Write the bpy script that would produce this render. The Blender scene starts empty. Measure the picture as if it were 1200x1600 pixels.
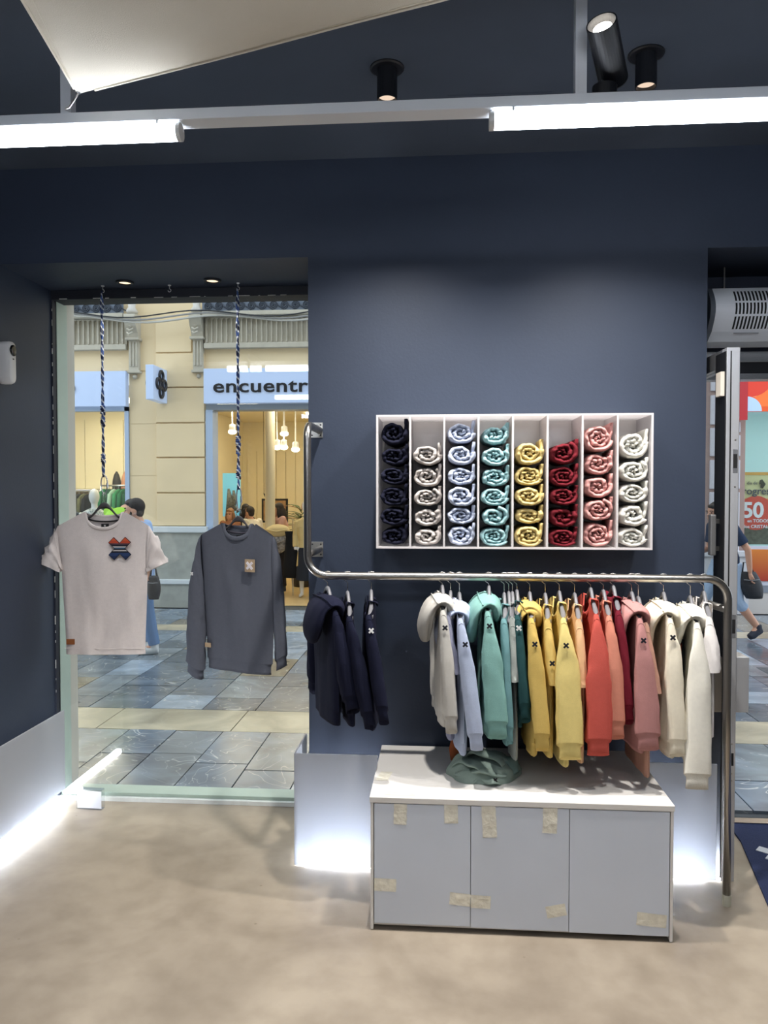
import bpy, bmesh, math, random
from mathutils import Vector, Matrix, noise
SC = bpy.context.scene
COL = SC.collection
PI = math.pi
R = math.radians

# ------------------------------------------------------------------ camera
cam = bpy.data.cameras.new('camera')
cam.sensor_fit = 'HORIZONTAL'; cam.sensor_width = 36.0; cam.lens = 36.0; cam.clip_start = 0.05
camo = bpy.data.objects.new('camera', cam); COL.objects.link(camo)
camo.location = (0, 0, 1.7)
camo.rotation_euler = (R(90 - 1.53), 0, R(4.3))
SC.camera = camo

# ------------------------------------------------------------------ sky, exposure
world = bpy.data.worlds.new('overcast_sky'); SC.world = world; world.use_nodes = True
bg = world.node_tree.nodes['Background']
bg.inputs[0].default_value = (0.80, 0.90, 1.0, 1); bg.inputs[1].default_value = 2.1
SC.view_settings.view_transform = 'Standard'; SC.view_settings.look = 'None'
SC.view_settings.gamma = 1.0; SC.view_settings.use_curve_mapping = False
SC.view_settings.exposure = 0.3
SC.cycles.use_denoising = True
TUBE_E = 21.0      # fluorescent tubes
STRIP_E = 60.0     # floor strips behind the frosted panels
DOWN_W = 165.0      # ceiling downlights
ALC_W = 9.0        # recessed lights in the window alcove
SHOP_E = 14.0       # ceiling light of the shops over the street

def spot(name, loc, target, watt, size, col=(1, .955, .905), rad=.03, blend=.5):
    l = bpy.data.lights.new(name, 'SPOT'); l.energy = watt; l.spot_size = R(size); l.spot_blend = blend
    l.color = col; l.shadow_soft_size = rad
    o = bpy.data.objects.new(name, l); COL.objects.link(o); o.location = loc
    o.rotation_euler = (Vector(target) - Vector(loc)).to_track_quat('-Z', 'Y').to_euler()
    return o

# ------------------------------------------------------------------ materials
def lin(c): return tuple((x / 255 / 12.92) if x / 255 <= .04045 else ((x / 255 + .055) / 1.055) ** 2.4 for x in c)
MATS = {}
def mat(name, rgb, rough=.6, metal=0., var=0., vscale=6., bump=0., bscale=60., spec=.5, emit=0., stretch=(1, 1, 1), sheen=0., trans=0.):
    """plain procedural material: noise colour variation + noise relief"""
    if name in MATS: return MATS[name]
    m = bpy.data.materials.new(name); m.use_nodes = True; MATS[name] = m
    nt = m.node_tree; N = nt.nodes; L = nt.links; b = N['Principled BSDF']
    c = lin(rgb) + (1,)
    b.inputs['Base Color'].default_value = c
    b.inputs['Roughness'].default_value = rough; b.inputs['Metallic'].default_value = metal
    b.inputs['Specular IOR Level'].default_value = spec
    if sheen: b.inputs['Sheen Weight'].default_value = sheen
    if trans: b.inputs['Transmission Weight'].default_value = trans
    if emit:
        b.inputs['Emission Color'].default_value = c; b.inputs['Emission Strength'].default_value = emit
    tc = N.new('ShaderNodeTexCoord'); mp = N.new('ShaderNodeMapping'); mp.inputs['Scale'].default_value = stretch
    L.new(tc.outputs['Object'], mp.inputs[0])
    if var:
        n = N.new('ShaderNodeTexNoise'); n.inputs['Scale'].default_value = vscale; n.inputs['Detail'].default_value = 6
        L.new(mp.outputs[0], n.inputs[0])
        r = N.new('ShaderNodeValToRGB'); r.color_ramp.elements[0].position = .3; r.color_ramp.elements[1].position = .7
        r.color_ramp.elements[0].color = tuple(x * (1 - var) for x in c[:3]) + (1,)
        r.color_ramp.elements[1].color = tuple(min(1, x * (1 + var)) for x in c[:3]) + (1,)
        L.new(n.outputs[0], r.inputs[0]); L.new(r.outputs[0], b.inputs['Base Color'])
    if bump:
        n2 = N.new('ShaderNodeTexNoise'); n2.inputs['Scale'].default_value = bscale; n2.inputs['Detail'].default_value = 3
        L.new(mp.outputs[0], n2.inputs[0])
        bp = N.new('ShaderNodeBump'); bp.inputs['Strength'].default_value = bump; bp.inputs['Distance'].default_value = .01
        L.new(n2.outputs[0], bp.inputs['Height']); L.new(bp.outputs[0], b.inputs['Normal'])
    return m

def cloth(name, rgb, rough=.92):
    g = sum(rgb) / 3; rgb = tuple(c + (g - c) * .12 for c in rgb)
    return mat('cloth_' + name, rgb, rough, var=.03, vscale=60, bump=.22, bscale=420, spec=.15, sheen=.0)

def emitter(name, rgb, s):
    m = bpy.data.materials.new(name); m.use_nodes = True; MATS[name] = m
    nt = m.node_tree; nt.nodes.clear()
    e = nt.nodes.new('ShaderNodeEmission'); e.inputs[0].default_value = lin(rgb) + (1,); e.inputs[1].default_value = s
    o = nt.nodes.new('ShaderNodeOutputMaterial'); nt.links.new(e.outputs[0], o.inputs[0])
    return m

def pane(name, tint=(1, 1, 1), refl=1.0):
    """clear sheet glass: passes light straight through, mirrors by the Schlick curve"""
    m = bpy.data.materials.new(name); m.use_nodes = True; MATS[name] = m
    nt = m.node_tree; nt.nodes.clear(); N = nt.nodes; L = nt.links
    lw = N.new('ShaderNodeLayerWeight'); lw.inputs[0].default_value = .5
    p = N.new('ShaderNodeMath'); p.operation = 'POWER'; p.inputs[1].default_value = 5; L.new(lw.outputs['Facing'], p.inputs[0])
    ma = N.new('ShaderNodeMath'); ma.operation = 'MULTIPLY_ADD'; ma.inputs[1].default_value = .95; ma.inputs[2].default_value = .045 * refl
    L.new(p.outputs[0], ma.inputs[0])
    t = N.new('ShaderNodeBsdfTransparent'); t.inputs[0].default_value = tint + (1,)
    g = N.new('ShaderNodeBsdfGlossy'); g.inputs['Roughness'].default_value = .0
    mx = N.new('ShaderNodeMixShader'); L.new(ma.outputs[0], mx.inputs[0]); L.new(t.outputs[0], mx.inputs[1]); L.new(g.outputs[0], mx.inputs[2])
    o = N.new('ShaderNodeOutputMaterial'); L.new(mx.outputs[0], o.inputs[0])
    return m

def frosted(name, rgb, transl=.5, gloss=.08, clear=0.):
    """white frosted acrylic: light from behind glows through it"""
    m = bpy.data.materials.new(name); m.use_nodes = True; MATS[name] = m
    nt = m.node_tree; nt.nodes.clear(); N = nt.nodes; L = nt.links; c = lin(rgb) + (1,)
    d = N.new('ShaderNodeBsdfDiffuse'); d.inputs[0].default_value = c
    t = N.new('ShaderNodeBsdfTranslucent'); t.inputs[0].default_value = c
    mx = N.new('ShaderNodeMixShader'); mx.inputs[0].default_value = transl; L.new(d.outputs[0], mx.inputs[1]); L.new(t.outputs[0], mx.inputs[2])
    g = N.new('ShaderNodeBsdfGlossy'); g.inputs['Roughness'].default_value = .25
    m2 = N.new('ShaderNodeMixShader'); m2.inputs[0].default_value = gloss; L.new(mx.outputs[0], m2.inputs[1]); L.new(g.outputs[0], m2.inputs[2])
    last = m2
    if clear:
        tr = N.new('ShaderNodeBsdfTransparent'); m3 = N.new('ShaderNodeMixShader'); m3.inputs[0].default_value = clear
        L.new(m2.outputs[0], m3.inputs[1]); L.new(tr.outputs[0], m3.inputs[2]); last = m3
    o = N.new('ShaderNodeOutputMaterial'); L.new(last.outputs[0], o.inputs[0])
    return m

# ------------------------------------------------------------------ mesh helpers
def V(*a): return Vector(a)
class MB:
    def __init__(s): s.v = []; s.f = []
    def add(s, vs, fs):
        n = len(s.v); s.v += [tuple(x) for x in vs]; s.f += [tuple(i + n for i in f) for f in fs]; return s
    def box(s, x0, x1, y0, y1, z0, z1, M=None):
        vs = [Vector(p) for p in ((x0, y0, z0), (x1, y0, z0), (x1, y1, z0), (x0, y1, z0), (x0, y0, z1), (x1, y0, z1), (x1, y1, z1), (x0, y1, z1))]
        if M: vs = [M @ p for p in vs]
        return s.add(vs, [(0, 3, 2, 1), (4, 5, 6, 7), (0, 1, 5, 4), (1, 2, 6, 5), (2, 3, 7, 6), (3, 0, 4, 7)])
    def loft(s, rings, caps=True, closed=True):
        n = len(rings[0]); vs = [p for r in rings for p in r]; fs = []
        for i in range(len(rings) - 1):
            for j in range(n if closed else n - 1):
                k = (j + 1) % n
                fs.append((i * n + j, i * n + k, (i + 1) * n + k, (i + 1) * n + j))
        if caps:
            fs.append(tuple(range(n - 1, -1, -1))); m = (len(rings) - 1) * n; fs.append(tuple(range(m, m + n)))
        return s.add(vs, fs)
    def tube(s, path, r, n=10, caps=True, flat=1.0):
        path = [Vector(p) for p in path]; rs = r if isinstance(r, (list, tuple)) else [r] * len(path)
        t0 = (path[1] - path[0]).normalized()
        up = V(0, 0, 1) if abs(t0.z) < .9 else V(0, 1, 0)
        a = t0.cross(up).normalized(); rings = []
        for i, p in enumerate(path):
            t = (path[min(i + 1, len(path) - 1)] - path[max(i - 1, 0)])
            if t.length < 1e-9: t = t0
            t = t.normalized()
            a = (a - t * a.dot(t))
            a = a.normalized() if a.length > 1e-6 else t.orthogonal().normalized()
            b = t.cross(a)
            rings.append([p + (a * math.cos(2 * PI * k / n) + b * math.sin(2 * PI * k / n) * flat) * rs[i] for k in range(n)])
        return s.loft(rings, caps)
    def lathe(s, prof, o=(0, 0, 0), n=24, M=None, caps=True):
        o = Vector(o); rings = []
        for r, z in prof:
            ring = [V(r * math.cos(2 * PI * k / n), r * math.sin(2 * PI * k / n), z) for k in range(n)]
            rings.append([(M @ p if M else p) + o for p in ring])
        return s.loft(rings, caps)
    def grid(s, nx, ny, fn, flip=False):
        vs = [fn(i / (nx - 1), j / (ny - 1)) for j in range(ny) for i in range(nx)]; fs = []
        for j in range(ny - 1):
            for i in range(nx - 1):
                q = (j * nx + i, j * nx + i + 1, (j + 1) * nx + i + 1, (j + 1) * nx + i)
                fs.append(q[::-1] if flip else q)
        return s.add(vs, fs)
    def prism(s, poly, axis, a0, a1):
        """extrude a 2-D outline; axis 'X' outline is (y,z), 'Y' is (x,z), 'Z' is (x,y)"""
        def pt(p, a): return {'X': (a, p[0], p[1]), 'Y': (p[0], a, p[1]), 'Z': (p[0], p[1], a)}[axis]
        n = len(poly); vs = [pt(p, a0) for p in poly] + [pt(p, a1) for p in poly]
        fs = [(i, (i + 1) % n, n + (i + 1) % n, n + i) for i in range(n)] + [tuple(range(n - 1, -1, -1)), tuple(range(n, 2 * n))]
        return s.add(vs, fs)
    def ball(s, c, r, n=16, m=10, sc=(1, 1, 1), M=None):
        c = Vector(c); rings = []
        for j in range(m + 1):
            th = PI * (j / m); rr = max(math.sin(th), .02)
            ring = [V(r * sc[0] * rr * math.cos(2 * PI * k / n), r * sc[1] * rr * math.sin(2 * PI * k / n), -r * sc[2] * math.cos(th)) for k in range(n)]
            rings.append([(M @ p if M else p) + c for p in ring])
        return s.loft(rings, True)
    def build(s, name, m, parent=None, smooth=False, bev=0., world=True, fixn=True):
        me = bpy.data.meshes.new(name)
        vs = s.v
        if parent and world:
            inv = wmat(parent).inverted(); vs = [inv @ Vector(p) for p in vs]
        me.from_pydata(vs, [], s.f)
        if fixn or bev:
            bm = bmesh.new(); bm.from_mesh(me)
            if fixn: bmesh.ops.recalc_face_normals(bm, faces=bm.faces)
            if bev:
                bmesh.ops.bevel(bm, geom=[e for e in bm.edges if len(e.link_faces) == 2 and e.calc_face_angle(0) > .6], offset=bev, segments=2, profile=.6, affect='EDGES', clamp_overlap=True)
            bm.to_mesh(me); bm.free()
        if smooth: me.shade_smooth()
        me.materials.append(m if not isinstance(m, str) else MATS[m])
        o = bpy.data.objects.new(name, me); COL.objects.link(o)
        if parent: o.parent = parent
        return o
def wmat(o):
    m = o.matrix_basis.copy(); p = o.parent
    while p: m = p.matrix_basis @ m; p = p.parent
    return m
def tag(o, label=None, cat=None, group=None, kind=None):
    if label: o['label'] = label
    if cat: o['category'] = cat
    if group: o['group'] = group
    if kind: o['kind'] = kind
    return o
def thing(name, label, cat, loc=(0, 0, 0), rotz=0., group=None):
    o = bpy.data.objects.new(name, None); COL.objects.link(o); o.empty_display_size = .1
    o.location = loc; o.rotation_euler = (0, 0, rotz)
    return tag(o, label, cat, group)
def struct(o): o['kind'] = 'structure'; return o
def bx(*a): return MB().box(*a)
def share(o, mesh_src, parent, loc, name=None):
    c = bpy.data.objects.new(name or mesh_src.name.split('.')[0], mesh_src.data); COL.objects.link(c); c.parent = parent; c.location = loc
    return c
def text_mesh(txt, size, depth, bold=0., spacing=1.0, shear=0.):
    cu = bpy.data.curves.new('lettering', 'FONT'); cu.body = txt; cu.size = size; cu.extrude = depth; cu.offset = bold
    cu.space_character = spacing; cu.align_x = 'LEFT'; cu.resolution_u = 3; cu.shear = shear
    o = bpy.data.objects.new('lettering', cu); COL.objects.link(o)
    me = bpy.data.meshes.new_from_object(o.evaluated_get(bpy.context.evaluated_depsgraph_get()))
    bpy.data.objects.remove(o); bpy.data.curves.remove(cu)
    return me
def text(name, txt, size, loc, m, parent, depth=.01, bold=0., spacing=1.0, sx=1.0, sz=1.0):
    """lettering standing in the XZ plane, facing -Y, start of the line at loc (world)"""
    me = text_mesh(txt, size, depth, bold, spacing)
    me.transform(Matrix.Translation(loc) @ Matrix.Rotation(PI / 2, 4, 'X') @ Matrix.Diagonal((sx, sz, 1, 1)))
    if parent: me.transform(wmat(parent).inverted())
    me.materials.append(m); me.name = name
    o = bpy.data.objects.new(name, me); COL.objects.link(o); o.parent = parent
    return o

# ------------------------------------------------------------------ common materials
NAVY = mat('navy_wall_paint', (50, 59, 76), .55, var=.05, vscale=3, bump=.05, bscale=90, spec=.35)
CEIL = mat('charcoal_ceiling_paint', (72, 81, 95), .8, var=.04, vscale=4, bump=.05, bscale=120, spec=.2)
SATIN = mat('satin_door_steel', (198, 200, 204), .34, .55, var=.05, vscale=30, stretch=(1, 1, .05))
STEEL = mat('brushed_stainless_steel', (172, 168, 162), .28, 1., var=.08, vscale=40, stretch=(1, 1, .05))
CHROME = mat('polished_steel', (196, 198, 202), .26, .85)
BLACKP = mat('black_powder_coat', (20, 22, 28), .45, spec=.4)
BLACK = mat('matt_black', (14, 14, 16), .7)
WHITEP = mat('white_lacquered_steel', (228, 231, 236), .45, var=.02)
WHITE = mat('white_plastic', (226, 226, 224), .4)
TUBE = emitter('lit_fluorescent_tube', (236, 244, 255), TUBE_E)
STRIP = emitter('lit_floor_strip', (240, 246, 255), STRIP_E)
LAMP = emitter('lit_lamp_warm', (255, 226, 200), .75)
GLASS = pane('clear_window_glass', (.97, .985, .98))
FROST = frosted('frosted_acrylic', (214, 217, 222), .5, .07)
GREENGLASS = mat('pale_green_frame_paint', (176, 190, 178), .5, var=.04, vscale=12)

# ================================================================== the room
def floor_material():
    m = mat('beige_microcement', (196, 180, 160), .42, var=.0, spec=.4)
    nt = m.node_tree; N = nt.nodes; L = nt.links; b = N['Principled BSDF']
    tc = N.new('ShaderNodeTexCoord')
    n1 = N.new('ShaderNodeTexNoise'); n1.inputs['Scale'].default_value = 1.6; n1.inputs['Detail'].default_value = 8; n1.inputs['Distortion'].default_value = .6
    n2 = N.new('ShaderNodeTexNoise'); n2.inputs['Scale'].default_value = 9; n2.inputs['Detail'].default_value = 6
    r1 = N.new('ShaderNodeValToRGB'); e = r1.color_ramp.elements
    e[0].position = .3; e[0].color = lin((136, 124, 109)) + (1,); e[1].position = .7; e[1].color = lin((174, 162, 145)) + (1,)
    r2 = N.new('ShaderNodeValToRGB'); e = r2.color_ramp.elements
    e[0].position = .32; e[0].color = (.86, .85, .84, 1); e[1].position = .6; e[1].color = (1, 1, 1, 1)
    mx = N.new('ShaderNodeMix'); mx.data_type = 'RGBA'; mx.blend_type = 'MULTIPLY'; mx.inputs[0].default_value = 1
    L.new(tc.outputs['Object'], n1.inputs[0]); L.new(tc.outputs['Object'], n2.inputs[0])
    L.new(n1.outputs[0], r1.inputs[0]); L.new(n2.outputs[0], r2.inputs[0])
    L.new(r1.outputs[0], mx.inputs[6]); L.new(r2.outputs[0], mx.inputs[7])
    # scratches and little brown specks
    vo = N.new('ShaderNodeTexVoronoi'); vo.inputs['Scale'].default_value = 7; L.new(tc.outputs['Object'], vo.inputs[0])
    cr = N.new('ShaderNodeValToRGB'); cr.color_ramp.elements[0].position = .02; cr.color_ramp.elements[0].color = (.45, .4, .34, 1)
    cr.color_ramp.elements[1].position = .05; cr.color_ramp.elements[1].color = (1, 1, 1, 1); L.new(vo.outputs['Distance'], cr.inputs[0])
    m3 = N.new('ShaderNodeMix'); m3.data_type = 'RGBA'; m3.blend_type = 'MULTIPLY'; m3.inputs[0].default_value = .55
    L.new(mx.outputs[2], m3.inputs[6]); L.new(cr.outputs[0], m3.inputs[7]); L.new(m3.outputs[2], b.inputs['Base Color'])
    rr = N.new('ShaderNodeMapRange'); rr.inputs[3].default_value = .3; rr.inputs[4].default_value = .55
    L.new(n2.outputs[0], rr.inputs[0]); L.new(rr.outputs[0], b.inputs['Roughness'])
    return m
FLOOR = floor_material()
X0, X1, Y0, YW, YG, ZS, ZC = -2.11, 4.2, -4.0, 3.55, 4.06, 2.785, 3.23
CL, CR = -.62, 1.18            # display column left / right
struct(MB().prism([(X0, Y0), (X1, Y0), (X1, 3.55), (2.55, 3.55), (2.55, 4.06), (1.50, 4.06), (1.385, 3.42), (1.26, 2.8), (1.26, 4.06), (X0, 4.06)][0:2] +
     [(X1, 4.06), (X0, 4.06)], 'Z', -.08, 0).build('floor', FLOOR))
struct(bx(X0, X1, Y0, YW + .05, ZC, ZC + .1).build('ceiling', CEIL))
struct(bx(X0 - .15, X0, Y0, 4.19, 0, 3.33).build('wall_left', NAVY))
struct(bx(X1, X1 + .15, Y0, 4.3, 0, 3.33).build('wall_right', mat('pale_grey_wall_paint', (196, 198, 202), .7)))
struct(bx(X0 - .15, X1 + .15, Y0 - .15, Y0, 0, 3.33).build('wall_back', mat('pale_grey_wall_paint', (196, 198, 202), .7)))
struct(bx(CL, CR, YW, 4.2, 0, ZS).build('wall_front', NAVY))
struct(bx(X0, X1, YW, 4.2, ZS, ZC + .1).build('wall_front_header', NAVY))
struct(bx(2.55, X1, YW, 4.2, 0, ZS).build('wall_front_right', NAVY))
WEXT = mat('pale_render', (196, 190, 178), .85, var=.06, vscale=3)
struct(bx(-9, 10, 4.2, 4.3, 2.83, 7.5).build('wall_exterior', WEXT))
struct(bx(-9, X0 - .002, 4.19, 4.3, 0, 2.83).build('wall_exterior_left', WEXT))
struct(bx(2.55, 10, 4.2, 4.3, 0, 2.83).build('wall_exterior_right', WEXT))
# ceiling hatch beside the long light
hatch = struct(bx(.02, .42, 3.02, 3.5, ZC - .003, ZC - .0005).build('trim_1', CEIL, bev=.001))
# alcove window: pane, pale frame, dark top rail
w1 = struct(bx(X0 + .010, CL + .02, YG, YG + .012, .022, 2.735).build('window_1', GLASS))
def part(name, b, m, par, **k): return MB().box(*b).build(name, m, par, **k)
part('frame', (X0, X0 + .012, YG + .014, YG + .13, 0, 2.74), GREENGLASS, w1, bev=.004)
part('frame', (X0 + .012, CL, YG + .014, YG + .13, -.01, .04), GREENGLASS, w1, bev=.004)
part('head_rail', (X0, CL, YG - .03, YG + .10, 2.735, ZS), mat('dark_window_rail', (28, 32, 42), .6), w1, bev=.004)
part('sill_strip', (X0 + .01, CL, YG - .012, YG + .012, 0, .022), mat('white_sealant', (222, 226, 222), .5, var=.05, vscale=30), w1)
random.seed(4)
chip = MB()                                            # chipped white paint along the dark edge
z = .6
while z < 2.7:
    h = random.uniform(.004, .05); w = random.uniform(.001, .0035)
    chip.box(X0 + .0085 - w, X0 + .0085 + w * .4, YG - .0315, YG - .0300, z, z + h); z += h + random.uniform(.01, .12)
edge = part('edge_strip', (X0, X0 + .010, YG - .030, YG + .012, 0, 2.735), mat('dark_navy_edge', (26, 32, 48), .6), w1)
chip2 = MB(); x = X0 + .05
while x < CL:
    w = random.uniform(.005, .06); chip2.box(x, x + w, YG - .0315, YG - .030, 2.7355, 2.7355 + random.uniform(.002, .005)); x += w + random.uniform(.02, .15)
WCHIP = mat('chipped_white_paint', (205, 205, 200), .7, var=.15, vscale=60)
tag(chip.build('paint_chips', WCHIP, w1), kind='stuff'); tag(chip2.build('paint_chips', WCHIP, w1), kind='stuff')

# frosted panels standing off the walls, with light strips on the floor behind
STRIP2 = emitter('lit_floor_strip_hidden', (240, 246, 255), STRIP_E * 2.6)
def frosted_panel(name, label, pieces, strips, loc, sm=None):
    t = thing(name, label, 'light panel', loc)
    for b in pieces: part('panel', b, FROST, t, bev=.002)
    for b in strips: part('light_strip', b, sm or STRIP2, t)
    return t
frosted_panel('glowing_kick_panel', 'white frosted panel glowing at the floor, left of the low cabinet below the navy garments',
   [(-.665, -.285, 3.405, 3.413, .004, .515), (-.665, -.657, 3.413, 3.70, .004, .515)],
   [(-.62, -.29, 3.47, 3.50, .004, .05)], (-.47, 3.45, 0))
frosted_panel('glowing_kick_panel', 'white frosted panel glowing at the floor, between the low cabinet and the door',
   [(.885, 1.196, 3.405, 3.413, .004, .515)], [(.89, 1.17, 3.47, 3.50, .004, .05)], (1.04, 3.45, 0))
frosted_panel('glowing_kick_panel', 'white frosted panel along the foot of the left wall, glowing onto the floor',
   [(X0 + .045, X0 + .053, 3.33, 4.03, .07, .505)], [(X0 + .005, X0 + .04, 3.34, 4.02, .004, .03)], (X0 + .05, 3.7, 0), STRIP)
# ================================================================== ceiling frame, lights, sail
fr = thing('white_ceiling_frame', 'white square-tube frame hanging below the dark ceiling, with vertical posts', 'ceiling frame', (0, 2.08, 2.70))
YB = 2.05; ZB = 2.703
for yy in (YB, .2, -1.8):
    part('beam', (X0, 3.0, yy, yy + .059, ZB, ZB + .029), WHITEP, fr, bev=.002)
    for x in (-1.025, .358, 1.9): part('post', (x - .0145, x + .0145, yy + .002, yy + .032, ZB + .029, ZC), WHITEP, fr)
def tube_light(label, xa, xb, y, flip=False):
    t = thing('tube_light', label, 'tube light', ((xa + xb) / 2, y, ZB), group='tube lights on the ceiling frame')
    d = lambda x: x
    MB().tube([(xa + .012, y, ZB - .0255), (xb - .012, y, ZB - .0255)], .0228, 16).build('tube', TUBE, t, smooth=False)
    for x in (xa, xb): MB().tube([(x - .001, y, ZB - .0255), (x + (.012 if x == xa else -.012), y, ZB - .0255)], .0243, 16).build('end_cap', WHITE, t)
    for x in (xa + .06, xb - .06):
        c = MB(); c.box(x - .006, x + .006, y - .026, y + .026, ZB - .003, ZB); c.box(x - .003, x + .003, y - .0262, y - .0235, ZB - .012, ZB); c.box(x - .003, x + .003, y + .0235, y + .0262, ZB - .012, ZB)
        c.build('clip', mat('clear_clip', (225, 230, 235), .3), t)
tube_light('short tube light at the far left end of the front white beam', -1.72, -1.42, YB + .02)
tube_light('bright tube light under the white beam at the left, below the cream sail', -1.41, -.707, YB + .02)
tube_light('bright tube light under the white beam at the right, below the round spotlight', .124, 1.64, YB + .02)
tube_light('left tube light of the middle white beam, overhead', -1.74, -.24, .22)
tube_light('right tube light of the middle white beam, overhead', .3, 1.8, .22)
tube_light('left tube light of the rear white beam, behind the camera', -1.83, -.33, -1.78)
tube_light('right tube light of the rear white beam, behind the camera', .3, 1.8, -1.78)

def downlight(label, x, y, watt=DOWN_W, size=122):
    t = thing('downlight', label, 'ceiling light', (x, y, ZC), group='black cylinder ceiling lights')
    MB().lathe([(.004, ZC), (.062, ZC), (.062, ZC - .004), (.055, ZC - .007), (.004, ZC - .007)], (x, y, 0), 28).build('flange', BLACKP, t, smooth=False)
    M_ = MB(); M_.lathe([(.036, ZC - .004), (.037, ZC - .115), (.033, ZC - .115), (.032, ZC - .095)], (x, y, 0), 28, caps=False); M_.build('housing', BLACKP, t, smooth=False)
    MB().lathe([(.002, ZC - .100), (.032, ZC - .100), (.032, ZC - .097), (.002, ZC - .097)], (x, y, 0), 24).build('reflector', LAMP, t)
    s = spot('downlight_lamp', (x, y, ZC - .112), (x, y + .22, 0), watt, size, rad=.03, blend=1.0); s.parent = t
    s.matrix_parent_inverse = Matrix.Translation((x, y, ZC)).inverted()
for lab, x, y in (('black cylinder downlight in the middle of the ceiling, left of the white post', -.20, 2.81), ('black cylinder downlight on the ceiling, right of the tilted spotlight', .71, 2.79)):
    downlight(lab, x, y)
for lab, x in (('added unseen downlight near the left wall, lighting the window tops and floor', -1.5), ('added unseen downlight above the right tube light, lighting the rail garments', 1.25)):
    downlight(lab, x, 2.2, DOWN_W * .5, 115)  # extra lamps added out of view to brighten garment fronts and floor

# tilted spotlight standing on the beam
t = thing('spotlight', 'black tilted cylinder spotlight standing on the white beam, lit', 'spotlight', (.42, YB + .035, ZB + .029))
bz = ZB + .029; sx, sy = .424, YB + .033
MB().lathe([(.003, bz), (.032, bz), (.032, bz + .030), (.003, bz + .030)], (sx, sy, 0), 28).build('base', BLACKP, t, smooth=False, bev=.0)
part('stem', (sx - .008, sx + .004, sy - .006, sy + .006, bz + .026, bz + .085), BLACKP, t)
ax = V(-.36, -.80, .47).normalized(); a0 = V(sx + .030, sy + .03, bz + .058)
Mr = ax.to_track_quat('Z', 'Y').to_matrix().to_4x4()
MB().lathe([(.004, 0), (.036, 0), (.038, .004), (.038, .165), (.035, .165), (.030, .135), (.003, .13)], a0, 32, Mr, caps=False).build('housing', BLACKP, t, smooth=False)
MB().lathe([(.003, .137), (.031, .137), (.0352, .1645), (.0345, .1648)], a0, 28, Mr, caps=False).build('reflector', mat('white_reflector', (214, 212, 210), .35), t, smooth=True)
MB().lathe([(.001, .148), (.023, .148), (.023, .151), (.001, .151)], a0, 24, Mr).build('lamp', emitter('lit_spot_lamp', (255, 246, 230), 22), t)
s = spot('spotlight_lamp', a0 + ax * .16, a0 + ax * 2, 9, 70, rad=.02); s.parent = t
s.matrix_parent_inverse = t.matrix_basis.inverted()

# cream sail
SAIL = mat('cream_canvas', (222, 214, 198), .85, var=.03, vscale=5, bump=.25, bscale=500, spec=.2)
A, B, C = V(-.976, 2.02, 2.766), V(-.93, 1.28, 2.90), V(.756, 1.731, 2.95)
t = thing('shade_sail', 'cream canvas sail stretched under the ceiling, hooked to the white frame', 'sail', A)
def sail_pt(u, v):
    p = A + (B - A) * v * (1 - u) + (C - A) * v * u
    sag = math.sin(PI * u) * v
    p += (A - (B + C) / 2).normalized() * .02 * sag * v
    p.z += -.03 * math.sin(PI * u) * math.sin(PI * min(v, 1) * .9) + .006 * noise.noise(p * 3)
    return p
m = MB(); m.grid(28, 28, sail_pt); m.grid(28, 28, lambda u, v: sail_pt(u, v) + V(0, 0, .002), flip=True)
m.build('canvas', SAIL, t, smooth=True, fixn=False)
for u0 in (0., 1.):
    hm = MB(); hm.tube([sail_pt(u0, .03 + .97 * k / 20) + V(0, 0, -.0005) for k in range(21)], .004, 6); hm.build('hem', SAIL, t, smooth=True)
    hs = MB(); uu = .035 if u0 == 0 else .965
    hs.tube([sail_pt(uu, .05 + .95 * k / 20) + V(0, 0, -.001) for k in range(21)], .0008, 4); hs.build('stitch_line', SAIL, t)
MB().lathe([(.003, -.002), (.006, -.002), (.006, .003), (.003, .003)], A + V(.006, -.006, .0), 12).build('eyelet', CHROME, t)
hk = MB(); hk.tube([A + V(.004, -.004, -.002), A + V(-.012, .004, -.016), A + V(-.03, .015, -.028), A + V(-.043, .02, -.03)], .003, 8); hk.build('hook', STEEL, t, smooth=True)

# recessed lights and hooks in the alcove ceiling
for lab, x, y in (('small recessed light in the alcove ceiling above the white T-shirt', -1.638, 3.895), ('small recessed light in the alcove ceiling above the grey sweatshirt', -1.176, 3.895)):
    t = thing('recessed_light', lab, 'ceiling light', (x, y, ZS), group='recessed alcove lights')
    MB().lathe([(.030, ZS + .0), (.046, ZS), (.046, ZS - .006), (.034, ZS - .010), (.030, ZS - .003)], (x, y, 0), 28, caps=False).build('ring', BLACKP, t, smooth=True)
    MB().lathe([(.001, ZS - .0035), (.031, ZS - .0035), (.031, ZS - .001), (.001, ZS - .001)], (x, y, 0), 24).build('lens', emitter('lit_recessed_lens', (255, 226, 186), 1.4), t)
    s = spot('recessed_lamp', (x, y, ZS - .014), (x, y - .25, 0), ALC_W, 100, rad=.03); s.parent = t
    s.matrix_parent_inverse = t.matrix_basis.inverted()
def ceiling_hook(lab, x, y):
    t = thing('ceiling_hook', lab, 'hook', (x, y, ZS), group='hooks in the alcove ceiling')
    MB().lathe([(.002, ZS), (.009, ZS), (.008, ZS - .004), (.002, ZS - .004)], (x, y, 0), 14).build('plate', WHITE, t)
    p = [(x, y, ZS - .003), (x, y, ZS - .02)] + [(x + .008 * math.sin(a), y, ZS - .028 + .008 * math.cos(a)) for a in [k * PI / 6 for k in range(0, 10)]]
    MB().tube(p, .0016, 6).build('hook', WHITE, t, smooth=True)
ceiling_hook('small white ceiling hook holding the rope of the white T-shirt', -1.786, 3.96)
ceiling_hook('empty small white ceiling hook between the two ropes', -1.43, 3.972)
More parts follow.
